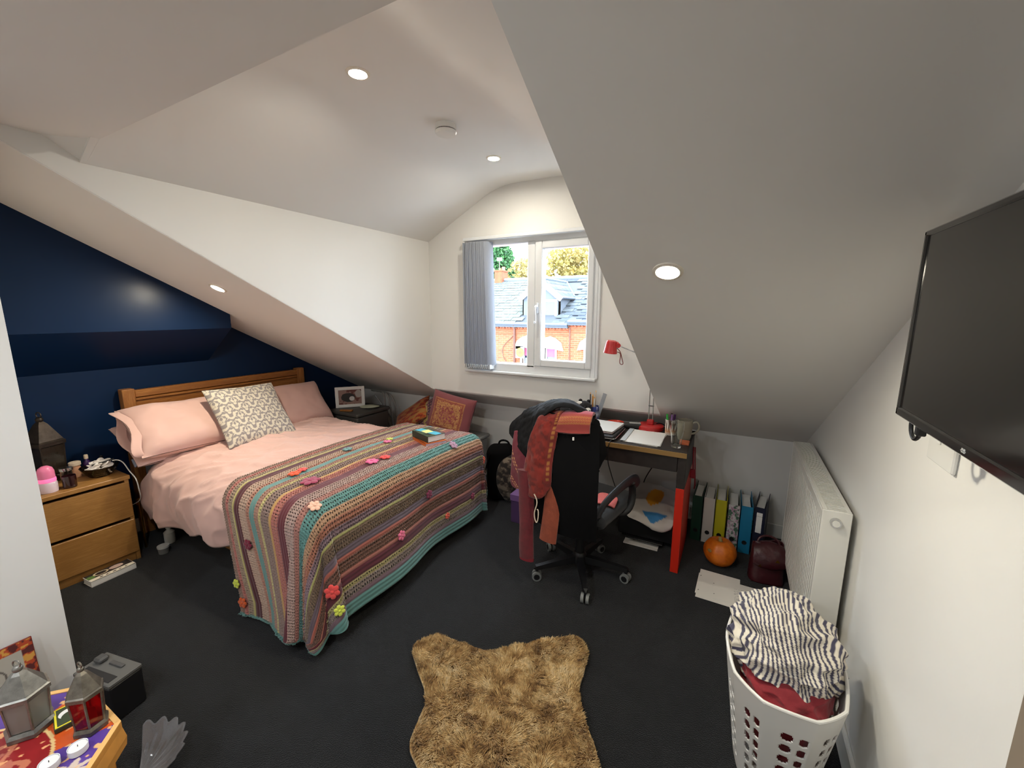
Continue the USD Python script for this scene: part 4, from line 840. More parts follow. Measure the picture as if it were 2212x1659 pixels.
solo('red_dish', lathe([(0, 0), (.05, 0), (.06, .018), (.057, .018), (.048, .004), (0, .004)], 36, (-.70, 2.84, TZ)), mat('red_dish', (206, 60, 36), .35), 'shallow round red dish behind the laptop', 'dish')
# blue and white pot with pens, each its own thing
def chinaprint(P):
    n = meshkit.fbm(P * 40, 3, 5); return colours((206, 212, 226), (n > .48, (62, 76, 140)), (n > .58, (40, 50, 110)))
pm_ = lathe([(0, 0), (.04, 0), (.042, .004), (.042, .115), (.038, .115), (.038, .008), (0, .008)], 48).subdivide().subdivide()
pot = Thing('pen_pot', 'blue and white china pen pot on the desk by the chair', 'pot', (-.865, 2.84, TZ))
pot.add('pot', pm_, PRINT, smooth=True, col=chinaprint(pm_.vertices))
for k, (x, y, tx, ty, L, r, rgb, lab, nm) in enumerate(((-.022, 0, -.012, .0, .19, .004, (40, 36, 44), 'dark pencil with an orange tip, leftmost in the china pot', 'pencil'), (-.01, .01, .0, .01, .175, .006, (112, 50, 130), 'purple pen in the china pot', 'pen'), (.004, -.01, .03, -.01, .165, .006, (226, 226, 226), 'thick white marker in front in the china pot', 'marker'), (.008, .012, .018, .012, .205, .004, (206, 190, 170), 'tall pale pencil in the china pot', 'pencil'), (.0, -.018, .01, -.02, .18, .0045, (214, 150, 70), 'orange pencil in the china pot', 'pencil'))):
    t = Thing(nm, lab, nm, (-.865 + x, 2.84 + y, TZ + .01), group=None)
    e = np.array([tx, ty, 1.]) * L
    t.add('barrel', cyl((0, 0, 0), e, r, n=10), mat('pen_%d_%d_%d' % rgb, rgb, .4)); t.add('tip', cyl(e, e * 1.07, r * .95, r * .25, 10), mat('pen_tip', (226, 170, 90), .5))
solo('ruler', to(box(-.014, .014, -.001, .001, 0, .21), (-.84, 2.845, TZ + .01), unit((1, 0, -.28)), (0, 1, 0), unit((.28, 0, 1))), mat('clear_ruler', (190, 196, 204), .1, trans=.6), 'clear plastic ruler, rightmost in the china pot', 'ruler', smooth=False)
# plush toy and small bottle behind the chair
BF, WF = mat('black_plush', (20, 18, 20), .95, sheen=.1, bump=.8, bscale=180, bdist=.004), mat('white_plush', (216, 210, 202), .95, sheen=.2, bump=.6, bscale=180, bdist=.004)
ty = Thing('plush_toy', 'black and white plush animal lying on the desk behind the chair', 'soft toy', (-.965, 2.78, TZ))
ico = lambda c, r: mv(trimesh.Trimesh(trimesh.creation.icosphere(3, 1.).vertices * r, trimesh.creation.icosphere(3, 1.).faces, process=False), c)
ty.add('body', [ico((-.06, .02, .06), (.10, .06, .058)), ico((-.01, .0, .07), (.06, .05, .055))], BF, smooth=True)
ty.add('head', ico((.055, -.01, .115), (.052, .046, .046)), BF, smooth=True)
ty.add('muzzle', [ico((.085, -.035, .10), (.028, .024, .022)), ico((.04, -.048, .10), (.030, .014, .024))], WF, smooth=True)
ty.add('forehead_stripe', ico((.03, -.03, .145), (.022, .014, .014)), WF, smooth=True)
for s in (-1, 1): ty.add('ear', ico((.05 + s * .03, .01, .155), (.014, .01, .014)), BF, smooth=True)
ty.add('eye', ico((.075, -.054, .128), (.005, .005, .005)), BLACK, smooth=True)
ty.add('nose', ico((.108, -.05, .10), (.007, .006, .006)), BLACK, smooth=True)
bottle('small dark bottle standing at the back left of the desk, behind the draped chair', (-1.105, 2.76, TZ), .014, .145, mat('dark_bottle', (56, 44, 46), .25), mat('dark_bottle', (56, 44, 46), .25), neck=.5)
# glass, jug, cup with pens, orange pad, black case at the right end
gl = Thing('pint_glass', 'empty clear pint glass at the front right corner of the desk', 'glass', (-.258, 2.515, TZ))
gl.add('glass', lathe([(0, 0), (.027, 0), (.029, .01), (.031, .06), (.038, .10), (.0385, .155), (.0365, .155), (.036, .10), (.0285, .06), (.0265, .014), (0, .012)], 44), GLASS)
jg = Thing('mug', 'pale stoneware mug with a looped handle behind the pint glass', 'mug', (-.235, 2.70, TZ))
jg.add('mug', lathe([(0, 0), (.034, 0), (.04, .02), (.046, .08), (.044, .125), (.041, .125), (.042, .08), (.036, .02), (0, .008)], 40), mat('stoneware', (164, 156, 138), .4))
jg.add('handle', tube([(.044, 0, .105), (.07, 0, .115), (.082, 0, .09), (.068, 0, .055), (.042, 0, .04)], .006, 8, 24), mat('stoneware', (164, 156, 138), .4))
mc = Thing('pen_cup', 'white printed cup of felt pens behind the pint glass', 'cup', (-.325, 2.77, TZ))
mcm = lathe([(0, 0), (.033, 0), (.035, .1), (.032, .1), (.031, .006), (0, .006)], 40).subdivide().subdivide()
th_ = np.arctan2(mcm.vertices[:, 1], mcm.vertices[:, 0])
mc.add('cup', mcm, PRINT, smooth=True, col=colours((224, 216, 206), ((meshkit.noise(np.c_[th_ * 4, mcm.vertices[:, 2] * 70, th_ * 0], 3) > .62) & (mcm.vertices[:, 2] > .03), (96, 70, 60)), ((mcm.vertices[:, 2] < .03) & (mcm.vertices[:, 2] > .012), (190, 130, 90))))
for x, y, rgb, lab in ((-.015, -.01, (70, 190, 80), 'green felt pen in the white printed cup'), (.004, -.012, (170, 120, 190), 'lilac felt pen in the white printed cup'), (.014, -.004, (96, 40, 110), 'dark purple felt pen in the white printed cup'), (.0, .014, (60, 40, 40), 'dark felt pen at the back of the white printed cup')):
    t = Thing('felt_pen', lab, 'pen', (-.325 + x, 2.77 + y, TZ + .008)); t.add('barrel', cyl((0, 0, 0), (x * .4, y * .4, .085), .006, n=12), WPL); t.add('cap', cyl((x * .4, y * .4, .085), (x * .6, y * .6, .128), .0072, .006, 12), mat('felt_%d_%d_%d' % rgb, rgb, .4))
solo('glasses_case', rbox(-.30, -.20, 2.80, 2.86, TZ, TZ + .045, .018), mat('dark_case', (44, 34, 36), .5), 'dark brown glasses case at the back right of the desk', 'case')
solo('sticky_notes', box(-.242, -.195, 2.575, 2.635, TZ, TZ + .014, .001), mat('orange_notes', (226, 122, 80), .8), 'orange pad of sticky notes behind the pint glass', 'notepad', smooth=False)
ph = Thing('compact_gadget', 'black gadget with a silver top beside the lamp base', 'gadget', (-.565, 2.80, TZ), 15)
ph.add('body', rbox(-.07, .05, -.03, .03, 0, .035, .012), BLACK, smooth=40); ph.add('top_plate', rbox(-.03, .045, -.02, .02, .034, .04, .003), mat('grey_plate', (150, 150, 150), .4), smooth=40); ph.add('strap', tube([(-.07, 0, .02), (-.10, .02, .028), (-.08, .05, .02), (-.02, .06, .01)], .004, 6, 24), BLACK)

# under the desk
pr = Thing('printer', 'black printer on the carpet under the desk', 'printer', (-.43, 2.80, 0))
pr.add('body', rbox(-.18, .19, -.13, .18, .035, .19, .015), BLACK, smooth=40); pr.add('tray', box(-.12, .12, -.16, .1, .028, .036, .002), BLACK, smooth=False); pr.add('foot', [box(x, x + .05, y, y + .05, 0, .036) for x in (-.16, .12) for y in (-.08, .1)], BLACK, smooth=False)
solo('paper_sheet', box(-.555, -.335, 2.615, 2.8, .0005, .006), PAPER, 'white sheets sticking out on the carpet below the black printer', 'paper', smooth=False)
def bag_fn(U, V):
    C = [[(-.575, 2.98, .27), (-.44, 3.0, .30), (-.30, 3.0, .27), (-.245, 2.95, .25)], [(-.585, 2.86, .235), (-.44, 2.88, .265), (-.31, 2.88, .25), (-.245, 2.86, .225)], [(-.57, 2.70, .20), (-.45, 2.70, .215), (-.33, 2.70, .215), (-.25, 2.71, .20)], [(-.50, 2.645, .165), (-.42, 2.63, .15), (-.33, 2.625, .135), (-.265, 2.66, .155)]]
    return loft(C, .012, 14, 4)(U, V)
m, U, V = sheet(bag_fn, 40, 50, .003)
solo('carrier_bag', m, PRINT, 'crumpled white plastic carrier bag with orange and blue print on the printer', 'bag', smooth=True, col=colours((200, 194, 188), ((np.hypot((U - .36) / .18, (V - .42) / .13) < 1) & (V + U * .4 > .42), (222, 150, 30)), ((U > .66) & (U < .86) & (V > .3 + (U - .66)) & (V < .78 - (U - .66) * 1.2), (60, 130, 186))))

# ring binders against the knee wall
def binder(label, x, w, col, h=.32, y=2.885, lean=0., prints=None, lab=False):
    t = Thing('ring_binder', label, 'binder', (x, y, 0), lean)
    m1 = mat(f'binder_{len(MATS)}', col, .5)
    t.add('cover', [box(-w / 2, -w / 2 + .003, 0, .28, 0, h), box(w / 2 - .003, w / 2, 0, .28, 0, h)], m1, smooth=False)
    if prints is None: t.add('spine', box(-w / 2, w / 2, 0, .003, 0, h, .001), m1, smooth=False)
    else:
        g, U, V = plate(w, h, 30, 110); t.add('spine', [to(g, (0, -.0004, h / 2), (1, 0, 0), (0, 0, 1), (0, -1, 0))], PRINT, smooth=True, col=prints(U, V)); t.add('spine_board', box(-w / 2, w / 2, 0, .003, 0, h), m1, smooth=False)
    t.add('finger_ring', to(lathe([(.011, 0), (.014, 0), (.014, .002), (.011, .002), (.011, 0)], 24), (0, -.002, .075), (1, 0, 0), (0, 0, 1), (0, -1, 0)), CHROME)
    t.add('finger_hole', cyl((0, .0, .075), (0, -.0012, .075), .0112, n=24), BLACK)
    t.add('papers', box(-w / 2 + .006, w / 2 - .012, .03, .25, .01, h - .02), PAPER, smooth=False)
    if lab: t.add('label_holder', [box(-.016, .016, -.002, 0, .15, .26), box(-.016, .016, -.0025, 0, .262, .285)], PAPER, smooth=False)
    return t
def floral(U, V):
    n = meshkit.fbm(np.stack([U * 3, V * 11, 0 * U], -1), 4, 5); n2 = meshkit.fbm(np.stack([U * 4 + 9, V * 13, 0 * U], -1), 3, 8)
    return colours((158, 168, 158), (n > .52, (200, 196, 196)), (n2 > .56, (176, 140, 160)), (n < .40, (70, 104, 84)))
binder('dark green ring binder beside the red desk leg', -.135, .062, (14, 58, 44), lean=-2)
binder('white ring binder between the green and yellow ones', -.063, .066, (206, 202, 196), lean=-1)
binder('yellow-green ring binder behind the pumpkin', .008, .066, (186, 178, 26))
binder('floral patterned ring binder behind the pumpkin', .083, .066, (150, 160, 150), prints=floral, y=2.872, h=.31)
binder('bright blue ring binder to the right of the pumpkin', .155, .066, (22, 120, 160), y=2.862, lean=1)
binder('navy ring binder with a white spine label, rightmost of the row', .225, .062, (16, 22, 48), y=2.885, lean=-8, lab=True)
# pumpkin
pn = Thing('pumpkin', 'small orange pumpkin on the carpet in front of the ring binders', 'pumpkin', (.022, 2.66, 0))
s_ = trimesh.creation.icosphere(5, 1.); v_ = s_.vertices; az = np.arctan2(v_[:, 1], v_[:, 0]); el = np.hypot(v_[:, 0], v_[:, 1])
v_ = v_ * [.092, .092, .088] * (1 + .011 * np.cos(az * 10)[:, None] * el[:, None] ** .7) ; v_[:, 2] -= .022 * np.exp(-(el / .3) ** 2) * np.sign(v_[:, 2]); s_ = trimesh.Trimesh(v_ + [0, 0, .084], s_.faces, process=False)
pn.add('shell', s_, mat('pumpkin_orange', (206, 108, 14), .45, rgb2=(184, 88, 10), vscale=26, bump=.3, bscale=60), smooth=True)
pn.add('stalk', cyl((0, 0, .145), (-.006, -.01, .178), .014, .009, 10), mat('stalk', (150, 136, 84), .8))
pn.add('scar', mv(trimesh.Trimesh(trimesh.creation.icosphere(2, 1.).vertices * [.014, .006, .011], trimesh.creation.icosphere(2, 1.).faces), (-.055, -.068, .11), rz=-38), mat('scar', (140, 110, 54), .9))
# burgundy handbag
LEA = mat('burgundy_leather', (66, 16, 24), .4, bump=.4, bscale=50, bdist=.003, rgb2=(52, 12, 20), vscale=14)
hb = Thing('handbag', 'burgundy leather handbag slumped on the carpet beside the radiator', 'handbag', (.265, 2.62, 0), 8)
def bag_sh(U, V):
    a = U * 2 * PI; sx = .085 - .012 * V; sy = .055 * (1 - .55 * V ** 1.5); c = np.sign(np.cos(a)) * np.abs(np.cos(a)) ** .6; s = np.sign(np.sin(a)) * np.abs(np.sin(a)) ** .6
    P = np.stack([c * sx, s * sy + .02 * V, .004 + .215 * V + .012 * np.sin(a * 2) * V], -1)
    d = (meshkit.fbm(P * 22, 3, 4) - .5) * .03; return P * (1 + d[..., None] * 2)
m, _, _ = sheet(bag_sh, 64, 30, -.004); hb.add('bag_body', [m, box(-.08, .08, -.045, .05, .001, .006)], LEA, smooth=True)
m, _, _ = sheet(loft([[(-.075, .03, .2), (0, .03, .222), (.072, .03, .205)], [(-.08, -.02, .205), (0, -.02, .225), (.078, -.02, .21)], [(-.084, -.058, .165), (0, -.066, .17), (.08, -.058, .165)], [(-.08, -.064, .12), (0, -.07, .105), (.076, -.064, .118)]], .006, 20), 24, 30, .003); hb.add('flap', m, LEA, smooth=True)
hb.add('handle', tube([(-.05, 0, .20), (-.045, .01, .25), (0, .02, .262), (.04, .01, .25), (.045, 0, .20)], .006, 8, 30), LEA)
BR = mat('brass', (196, 146, 50), .25, metal=1.)
for x, z in ((-.045, .115), (.035, .155)): hb.add('buckle', mv(prism([(-.012, 0), (.012, 0), (0, .016)], .004), (x, -.068, z), rx=90), BR, smooth=False)
# papers on the floor
for k, (c, rz, w, d, lab) in enumerate((((.065, 2.395, .001), -2, .29, .205, 'lower sheet of paper on the carpet in front of the pumpkin'), ((.03, 2.40, .0026), -1.5, .21, .285, 'middle sheet of paper on the carpet, punched holes at its left edge'), ((.10, 2.385, .0042), 3, .20, .19, 'top sheet of handwritten paper on the carpet, nearest the laundry basket'))):
    T = Thing('paper_sheet', lab, 'paper', c, rz); g, U, V = plate(w, d, 50, 60); g.apply_translation([0, 0, .0011])
    T.add('sheet', box(-w / 2, w / 2, -d / 2, d / 2, 0, .001), PAPER, smooth=False)
    T.add('writing', g, PRINT, smooth=True, col=colours((226, 222, 214), ((np.sin(V * 60) > .6) & (U > .1) & (U < .85) & (V < .5) & (meshkit.noise(np.stack([U * 60, V * 20, 0 * U], -1), 2) > .45) & (k == 2), (150, 146, 146)), (np.hypot(np.abs(U) - .92, (np.abs(V) - .5) * .9) < .03, (60, 56, 54))))

# ================================================================== CHAIR AND THE CLOTHES ON IT
oc = Thing('office_chair', 'black five-star office chair with arms pulled out from the desk', 'chair', (-.71, 2.17, 0), -10)
DGREY = mat('chair_arm_plastic', (46, 48, 54), .35)
oc.add('column', [cyl((0, 0, .1), (0, 0, .22), .028), cyl((0, 0, .2), (0, 0, .40), .02)], BLACK)
oc.add('hub', lathe([(0, .065), (.045, .068), (.04, .12), (.03, .135), (0, .135)], 24), BLACK)
for k in range(5):
    a = math.radians(-64 + 72 * k + 10); u = np.array([math.cos(a), math.sin(a), 0]); v = np.array([-u[1], u[0], 0])
    leg = oc.add('base_leg', to(trimesh.convex.convex_hull(np.array([[.03, -.022, .075], [.03, .022, .075], [.03, -.018, .118], [.03, .018, .118], [.275, -.014, .066], [.275, .014, .066], [.275, -.012, .088], [.275, .012, .088], [.29, 0, .07]])), (0, 0, 0), u, v, (0, 0, 1)), BLACK, smooth=False)
    p = u * .268; w = unit(u * .35 + v)
    n_ = np.cross(w, (0, 0, 1))
    oc.add('castor_wheel', [cyl(p + [0, 0, .027] + w * s * .006, p + [0, 0, .027] + w * s * .022, .027, n=24) for s in (-1, 1)], mat('castor_tyre', (120, 122, 120), .5), parent=leg, label='grey rimmed castor wheel')
    oc.add('castor_cap', [cyl(p + [0, 0, .027] + w * s * .0221, p + [0, 0, .027] + w * s * .0235, .017, n=20) for s in (-1, 1)] + [cyl(p + [0, 0, .04], p + [0, 0, .075], .008, n=10)], BLACK, parent=leg)
oc.add('mechanism', box(-.08, .08, -.10, .12, .385, .425, .01), BLACK, smooth=False)
seat = rbox(-.235, .235, -.20, .25, .42, .49, .034, 12); oc.add('seat', seat, mat('seat_fabric', (24, 26, 32), .85, sheen=.15, bump=.4, bscale=400, bdist=.001), smooth=50)
oc.add('back_bracket', box(-.03, .03, -.25, -.1, .39, .42, .006), BLACK, smooth=False)
def chair_back(U, V):
    x = (U - .5) * 2; z = .385 + .635 * V; w = .168 + .018 * np.sin(V * PI * .9) - .05 * V ** 8
    return np.stack([.028 + x * w, -.235 - .03 * np.sin(V * PI * 1.1) + .045 * x ** 2 - .02 * V + 0 * x, z - .05 * x ** 4 * V ** 6], -1)
m, _, _ = sheet(chair_back, 24, 30, -.045); oc.add('backrest', m, BLACKFAB, smooth=50)
for s in (-1, 1):
    oc.add('armrest', tube([(s * .20, -.20, .50), (s * .225, -.16, .57), (s * .25, -.06, .615), (s * .255, .06, .62), (s * .25, .15, .59), (s * .245, .19, .55)], .026, 12, 30, flat=(1.5, .5)), DGREY, smooth=60)
    oc.add('arm_post', tube([(s * .252, .10, .60), (s * .25, .13, .52), (s * .235, .10, .43), (s * .17, .06, .415)], .016, 10, 24, flat=(1.3, .7)), BLACK)

def garment(name, label, cat, ctrl, mt, nu=40, nv=50, th=.007, wr=.008, ws=11, seed=2, col=None, extra=()):
    m, U, V = sheet(loft(ctrl, wr, ws, seed), nu, nv, th)
    T = Thing(name, label, cat, np.asarray(ctrl)[-1][1])
    T.add('cloth', m, mt, world=True, smooth=True, col=None if col is None else col(U, V, m))
    for n, mm, mt2 in extra: T.add(n, mm, mt2, world=True)
    return T
garment('black_shawl', 'black shawl draped over the top of the office chair, hanging to the left', 'shawl',
    [[(-.60, 2.0, 1.02), (-.641, 2.01, 1.021), (-.732, 2.02, 1.061), (-.863, 2.05, 1.046), (-.985, 2.07, .995), (-1.09, 2.08, .914), (-1.122, 2.06, .825)], [(-.58, 1.94, 1.03), (-.613, 1.93, 1.035), (-.699, 1.93, 1.078), (-.821, 1.95, 1.06), (-.927, 1.98, .988), (-1.007, 2.0, .88), (-1.045, 2.0, .79)], [(-.575, 1.90, 1.0), (-.612, 1.895, 1.016), (-.695, 1.89, 1.062), (-.781, 1.89, 1.045), (-.854, 1.90, .965), (-.906, 1.91, .86), (-.948, 1.92, .751)]],
    mat('black_crepe', (14, 15, 18), .85, spec=.25, bump=.4, bscale=250, bdist=.002), 50, 90, wr=.014, ws=16)
garment('black_jacket', 'black jacket hung over the right shoulder of the office chair', 'jacket',
    [[(-.70, 1.90, 1.0), (-.639, 1.93, 1.018), (-.589, 1.97, .996), (-.56, 2.0, .939)], [(-.70, 1.865, .95), (-.615, 1.868, .961), (-.555, 1.89, .953), (-.523, 1.96, .865)], [(-.69, 1.862, .83), (-.592, 1.862, .835), (-.545, 1.882, .826), (-.514, 1.95, .826)], [(-.68, 1.862, .66), (-.60, 1.862, .70), (-.553, 1.875, .74), (-.535, 1.94, .787)]],
    BLACKFAB, 40, 50, wr=.01, extra=[('care_label', box(-.6605, -.6525, 1.845, 1.852, .915, .93), PAPER)])
garment('red_cardigan', 'rust red fluffy cardigan hanging over the left of the chair back', 'cardigan',
    [[(-.859, 1.95, 1.008), (-.797, 1.925, 1.037), (-.73, 1.92, 1.043)], [(-.87, 1.885, .985), (-.80, 1.865, 1.00), (-.735, 1.87, 1.02)], [(-.907, 1.88, .888), (-.824, 1.855, .919), (-.74, 1.86, .943)], [(-.936, 1.885, .757), (-.841, 1.84, .785), (-.761, 1.855, .809)], [(-.946, 1.885, .65), (-.843, 1.832, .675), (-.766, 1.85, .685)], [(-.926, 1.885, .575), (-.836, 1.84, .574), (-.777, 1.86, .625)]],
    CLOTHP, 70, 50, wr=.016, ws=14, th=.012, col=lambda U, V, m: colours((128, 36, 26), (meshkit.fbm(m.vertices * 40, 3, 3) > .55, (104, 28, 22)), (V > .72, (116, 36, 30)), ((np.abs(V - .86) < .05) & (U < .8) & (np.sin(U * 130) > -.5), (160, 104, 52))),
    extra=[('sleeve', tube([(-.93, 1.88, .70), (-.922, 1.875, .58), (-.917, 1.872, .449), (-.916, 1.868, .315), (-.912, 1.868, .20)], np.array([.046, .044, .042, .042, .044, .043, .041, .040, .040, .042, .042, .041]), 14, 12, flat=(.45, 1.05)), mat('crimson_wool', (108, 20, 32), .95, sheen=.3, bump=.5, bscale=300, rgb2=(90, 16, 26), vscale=30)), ('cuff', tube([(-.912, 1.868, .205), (-.912, 1.868, .188)], .041, 14, flat=(.45, 1.05)), mat('crimson_cuff', (122, 26, 38), .95))])
garment('folded_towel', 'coral towel with a yellow woven border folded over the top of the chair back', 'towel',
    [[(-.768, 1.99, .985), (-.675, 1.99, 1.0), (-.588, 1.99, 1.0)], [(-.745, 1.93, 1.035), (-.66, 1.92, 1.048), (-.58, 1.92, 1.05)], [(-.736, 1.86, 1.015), (-.652, 1.855, 1.03), (-.573, 1.86, 1.033)], [(-.745, 1.848, .975), (-.656, 1.845, .988), (-.576, 1.85, .996)], [(-.752, 1.85, .945), (-.66, 1.845, .950), (-.578, 1.852, .958)]],
    CLOTHP, 60, 90, wr=.004, th=.016, col=lambda U, V, m: colours((154, 62, 58), ((U > .45) & (U < .72) & (np.sin(V * 160 + U * 40) > -.2) & (np.abs(((U - .45) / .27 * 3) % 1 - .5) < .38), (176, 116, 62)), (U < .4, (170, 76, 90))))
garment('maroon_scarf', 'maroon pink scarf with two dotted yellow stripes hanging at the left of the chair', 'scarf',
    [[(-1.072, 2.02, .86), (-1.011, 2.0, .87), (-.949, 1.97, .85)], [(-1.08, 2.0, .714), (-1.014, 1.965, .727), (-.940, 1.94, .725)], [(-1.088, 2.0, .6), (-1.019, 1.965, .616), (-.95, 1.94, .629)], [(-1.079, 2.0, .535), (-1.024, 1.975, .535), (-.965, 1.95, .575)]],
    CLOTHP, 60, 50, wr=.008, th=.012, col=lambda U, V, m: colours((116, 40, 54), *[((np.abs(V * .55 - U + o) < .02) & (np.sin(U * 110) > -.3), (206, 150, 100)) for o in (.25, .33, .66, .74)]))
solo('orange_leggings', [tube([(-.755, 1.885, .90), (-.762, 1.878, .75), (-.766, 1.872, .588), (-.776, 1.868, .458), (-.789, 1.866, .335)], np.linspace(.040, .046, 14), 14, 14, flat=(.35, 1.05)), tube([(-.745, 1.885, .90), (-.738, 1.88, .804), (-.722, 1.876, .671), (-.712, 1.875, .56)], .016, 10, 14, flat=(.4, 1.2))], mat('orange_jersey', (146, 68, 42), .9, sheen=.2, bump=.4, bscale=200, rgb2=(130, 58, 36), vscale=20), 'orange brown leggings hanging below the red cardigan on the chair', 'leggings')
solo('drawstring', tube([(-.855, 1.83, .60), (-.838, 1.825, .541), (-.848, 1.825, .474), (-.837, 1.825, .448), (-.828, 1.825, .475), (-.834, 1.825, .52)], .0032, 6, 40), mat('cream_cord', (214, 200, 180), .8), 'cream drawstring loop dangling from the red cardigan on the chair', 'cord')
m, U, V = sheet(loft([[(-.62, 2.24, .497), (-.57, 2.25, .50), (-.515, 2.22, .497)], [(-.62, 2.17, .503), (-.56, 2.17, .51), (-.50, 2.15, .50)], [(-.60, 2.09, .497), (-.55, 2.09, .502), (-.50, 2.09, .497)]], .008, 20), 30, 30, .006)
solo('pink_cloth', m, mat('coral_pink_cotton', (214, 110, 106), .9), 'small coral pink cloth lying on the seat of the office chair', 'cloth', smooth=True)
px = Thing('purple_box', 'purple lidded box on the carpet left of the desk, behind the hanging clothes', 'box', (-1.30, 2.63, 0))
px.add('box', box(-.055, .05, -.13, .13, 0, .20, .003), mat('purple_card', (76, 50, 92), .7), smooth=False)
px.add('lid', box(-.06, .055, -.135, .135, .17, .22, .003), mat('lilac_card', (118, 84, 138), .7), smooth=False)

# ================================================================== RIGHT-HAND WALL
rd = Thing('radiator', 'white double-panel convector radiator on the right-hand wall', 'radiator', (.40, 2.3, .15))
RADW = mat('radiator_white', (228, 226, 218), .35)
ry0, ry1, rz0, rz1, rx0, rx1 = 1.845, 2.80, .15, .80, .345, .432
rd.add('front_panel', rbox(rx0, rx0 + .016, ry0, ry1, rz0, rz1 - .012, .007), RADW, world=True, smooth=40)
rd.add('front_flute', [box(rx0 - .0008, rx0 + .002, y, y + .016, rz0 + .04, rz1 - .05, .0015) for y in np.arange(ry0 + .04, ry1 - .04, .033)], RADW, world=True, smooth=False)
rd.add('back_panel', rbox(rx1 - .016, rx1, ry0, ry1, rz0, rz1 - .012, .007), RADW, world=True, smooth=40)
rd.add('convector_fins', [box(rx0 + .02, rx1 - .02, y, y + .003, rz0 + .04, rz1 - .03) for y in np.arange(ry0 + .02, ry1 - .02, .012)], RADW, world=True, smooth=False, kind='stuff')
for y in (ry0, ry1 - .004): rd.add('side_panel', box(rx0 - .002, rx1 + .002, y - .003, y + .005, rz0 + .01, rz1, .002), RADW, world=True, smooth=False)
rd.add('top_grille', bar_frame(0, 1, 0, 1, .1, .1, .1, .1, 0, 1)[:0] + [box(rx0 - .001, rx0 + .014, ry0, ry1, rz1 - .006, rz1, .001), box(rx1 - .014, rx1 + .001, ry0, ry1, rz1 - .006, rz1, .001)] + [box(rx0 + .01, rx1 - .01, y, y + .009, rz1 - .006, rz1 - .001) for y in np.arange(ry0, ry1 - .01, .0165)], RADW, world=True, smooth=False)
rd.add('valve_boss', cyl((.386, ry0 - .003, .757), (.386, ry0 - .016, .757), .018, n=28), CHROME, world=True)
rd.add('valve_cap', cyl((.386, ry0 - .016, .757), (.386, ry0 - .020, .757), .012, n=24), RADW, world=True)
rd.add('bracket', [box(rx1, XR - .002, y, y + .04, .3, .7) for y in (1.98, 2.6)], RADW, world=True, smooth=False)
rd.add('pipe', cyl((.39, ry0 + .03, 0), (.39, ry0 + .03, .2), .009), CHROME, world=True)

tv = Thing('television', 'black flat-screen television mounted on the right-hand wall', 'television', (.385, .9, 1.5))
SCR = mat('tv_screen', (20, 19, 18), .12, spec=.6)
tx, ty0, ty1, tz0, tz1 = .335, .560, 1.229, 1.3025, 1.702
PIANO = mat('piano_black', (16, 15, 16), .15, coat=.3)
tv.add('bezel', bar_frame(0, 1, 0, 1, .1, .1, .1, .1, 0, 1)[:0] + [box(tx, tx + .03, ty1 - .012, ty1, tz0, tz1, .003), box(tx, tx + .03, ty0, ty0 + .012, tz0, tz1, .003), box(tx, tx + .03, ty0, ty1, tz1 - .012, tz1, .003), box(tx, tx + .03, ty0, ty1, tz0, tz0 + .020, .003)], PIANO, world=True, smooth=False)
tv.add('screen', box(tx + .004, tx + .02, ty0 + .01, ty1 - .01, tz0 + .018, tz1 - .01), SCR, world=True, smooth=False)
tv.add('back_shell', trimesh.convex.convex_hull(np.array([[tx + .025, y, z] for y in (ty0 + .01, ty1 - .01) for z in (tz0 + .005, tz1 - .01)] + [[tx + .055, y, z] for y in (ty0 + .12, ty1 - .12) for z in (tz0 + .05, tz1 - .12)])), BLACK, world=True, smooth=False)
tv.add('wall_mount', box(tx + .05, XR - .001, .8, 1.0, 1.40, 1.60), BLACK, world=True, smooth=False)
tv.add('logo', [box(tx - .0008, tx, .894 + a, .899 + a, 1.310, 1.317) for a in (0, .007)] + [box(tx - .0008, tx, .892, .909, 1.312, 1.3135)], mat('logo_silver', (190, 190, 190), .3), world=True, smooth=False)
solo('tv_cable', tube([(.36, 1.206, 1.312), (.36, 1.209, 1.285), (.362, 1.20, 1.262), (.363, 1.188, 1.258), (.365, 1.176, 1.268), (.365, 1.172, 1.29)], .0042, 8, 40), BLACK, 'black cable looping below the far corner of the television', 'cable')
solo('tv_plug', [rbox(.357, .374, 1.163, 1.180, 1.27, 1.302, .004), rbox(.359, .372, 1.155, 1.168, 1.285, 1.309, .003)], BLACK, 'black plug under the far lower corner of the television', 'plug', smooth=40)
sk = Thing('wall_socket', 'white wall socket just below the television', 'socket', (XR, 1.32, 1.235))
sk.add('plate', box(-.010, 0, -.09, .05, -.06, .02, .003), WHITE, smooth=False)
sk.add('switch', box(-.013, -.010, -.02, -.008, -.01, .01, .001), WHITE, smooth=False)

# laundry basket
PL = mat('white_basket_plastic', (222, 220, 214), .35)
lb = Thing('laundry_basket', 'white plastic laundry basket with rows of oval holes', 'basket', (.225, 1.45, 0))
BH, NS = .44, 10
def b_ring(z, k=1.):
    f = z / BH; cx, cy = .226 - .006 * f, 1.488 - .033 * f; return cx, cy, (.112 + .050 * f) * k, (.155 + .085 * f) * k
def b_pt(a, z):
    cx, cy, rx, ry = b_ring(z); a = np.asarray(a, float)
    s = 2 * PI / NS; k = np.floor(a / s); t = (a / s - k); A, B = k * s, (k + 1) * s          # faceted sides, softened
    p = lambda q: np.stack([cx + rx * np.sign(np.cos(q)) * np.abs(np.cos(q)) ** .8, cy + ry * np.sign(np.sin(q)) * np.abs(np.sin(q)) ** .8], -1)
    flat = p(A) * (1 - t)[..., None] + p(B) * t[..., None]; return .55 * flat + .45 * p(a)
NA, NZ = 320, 200
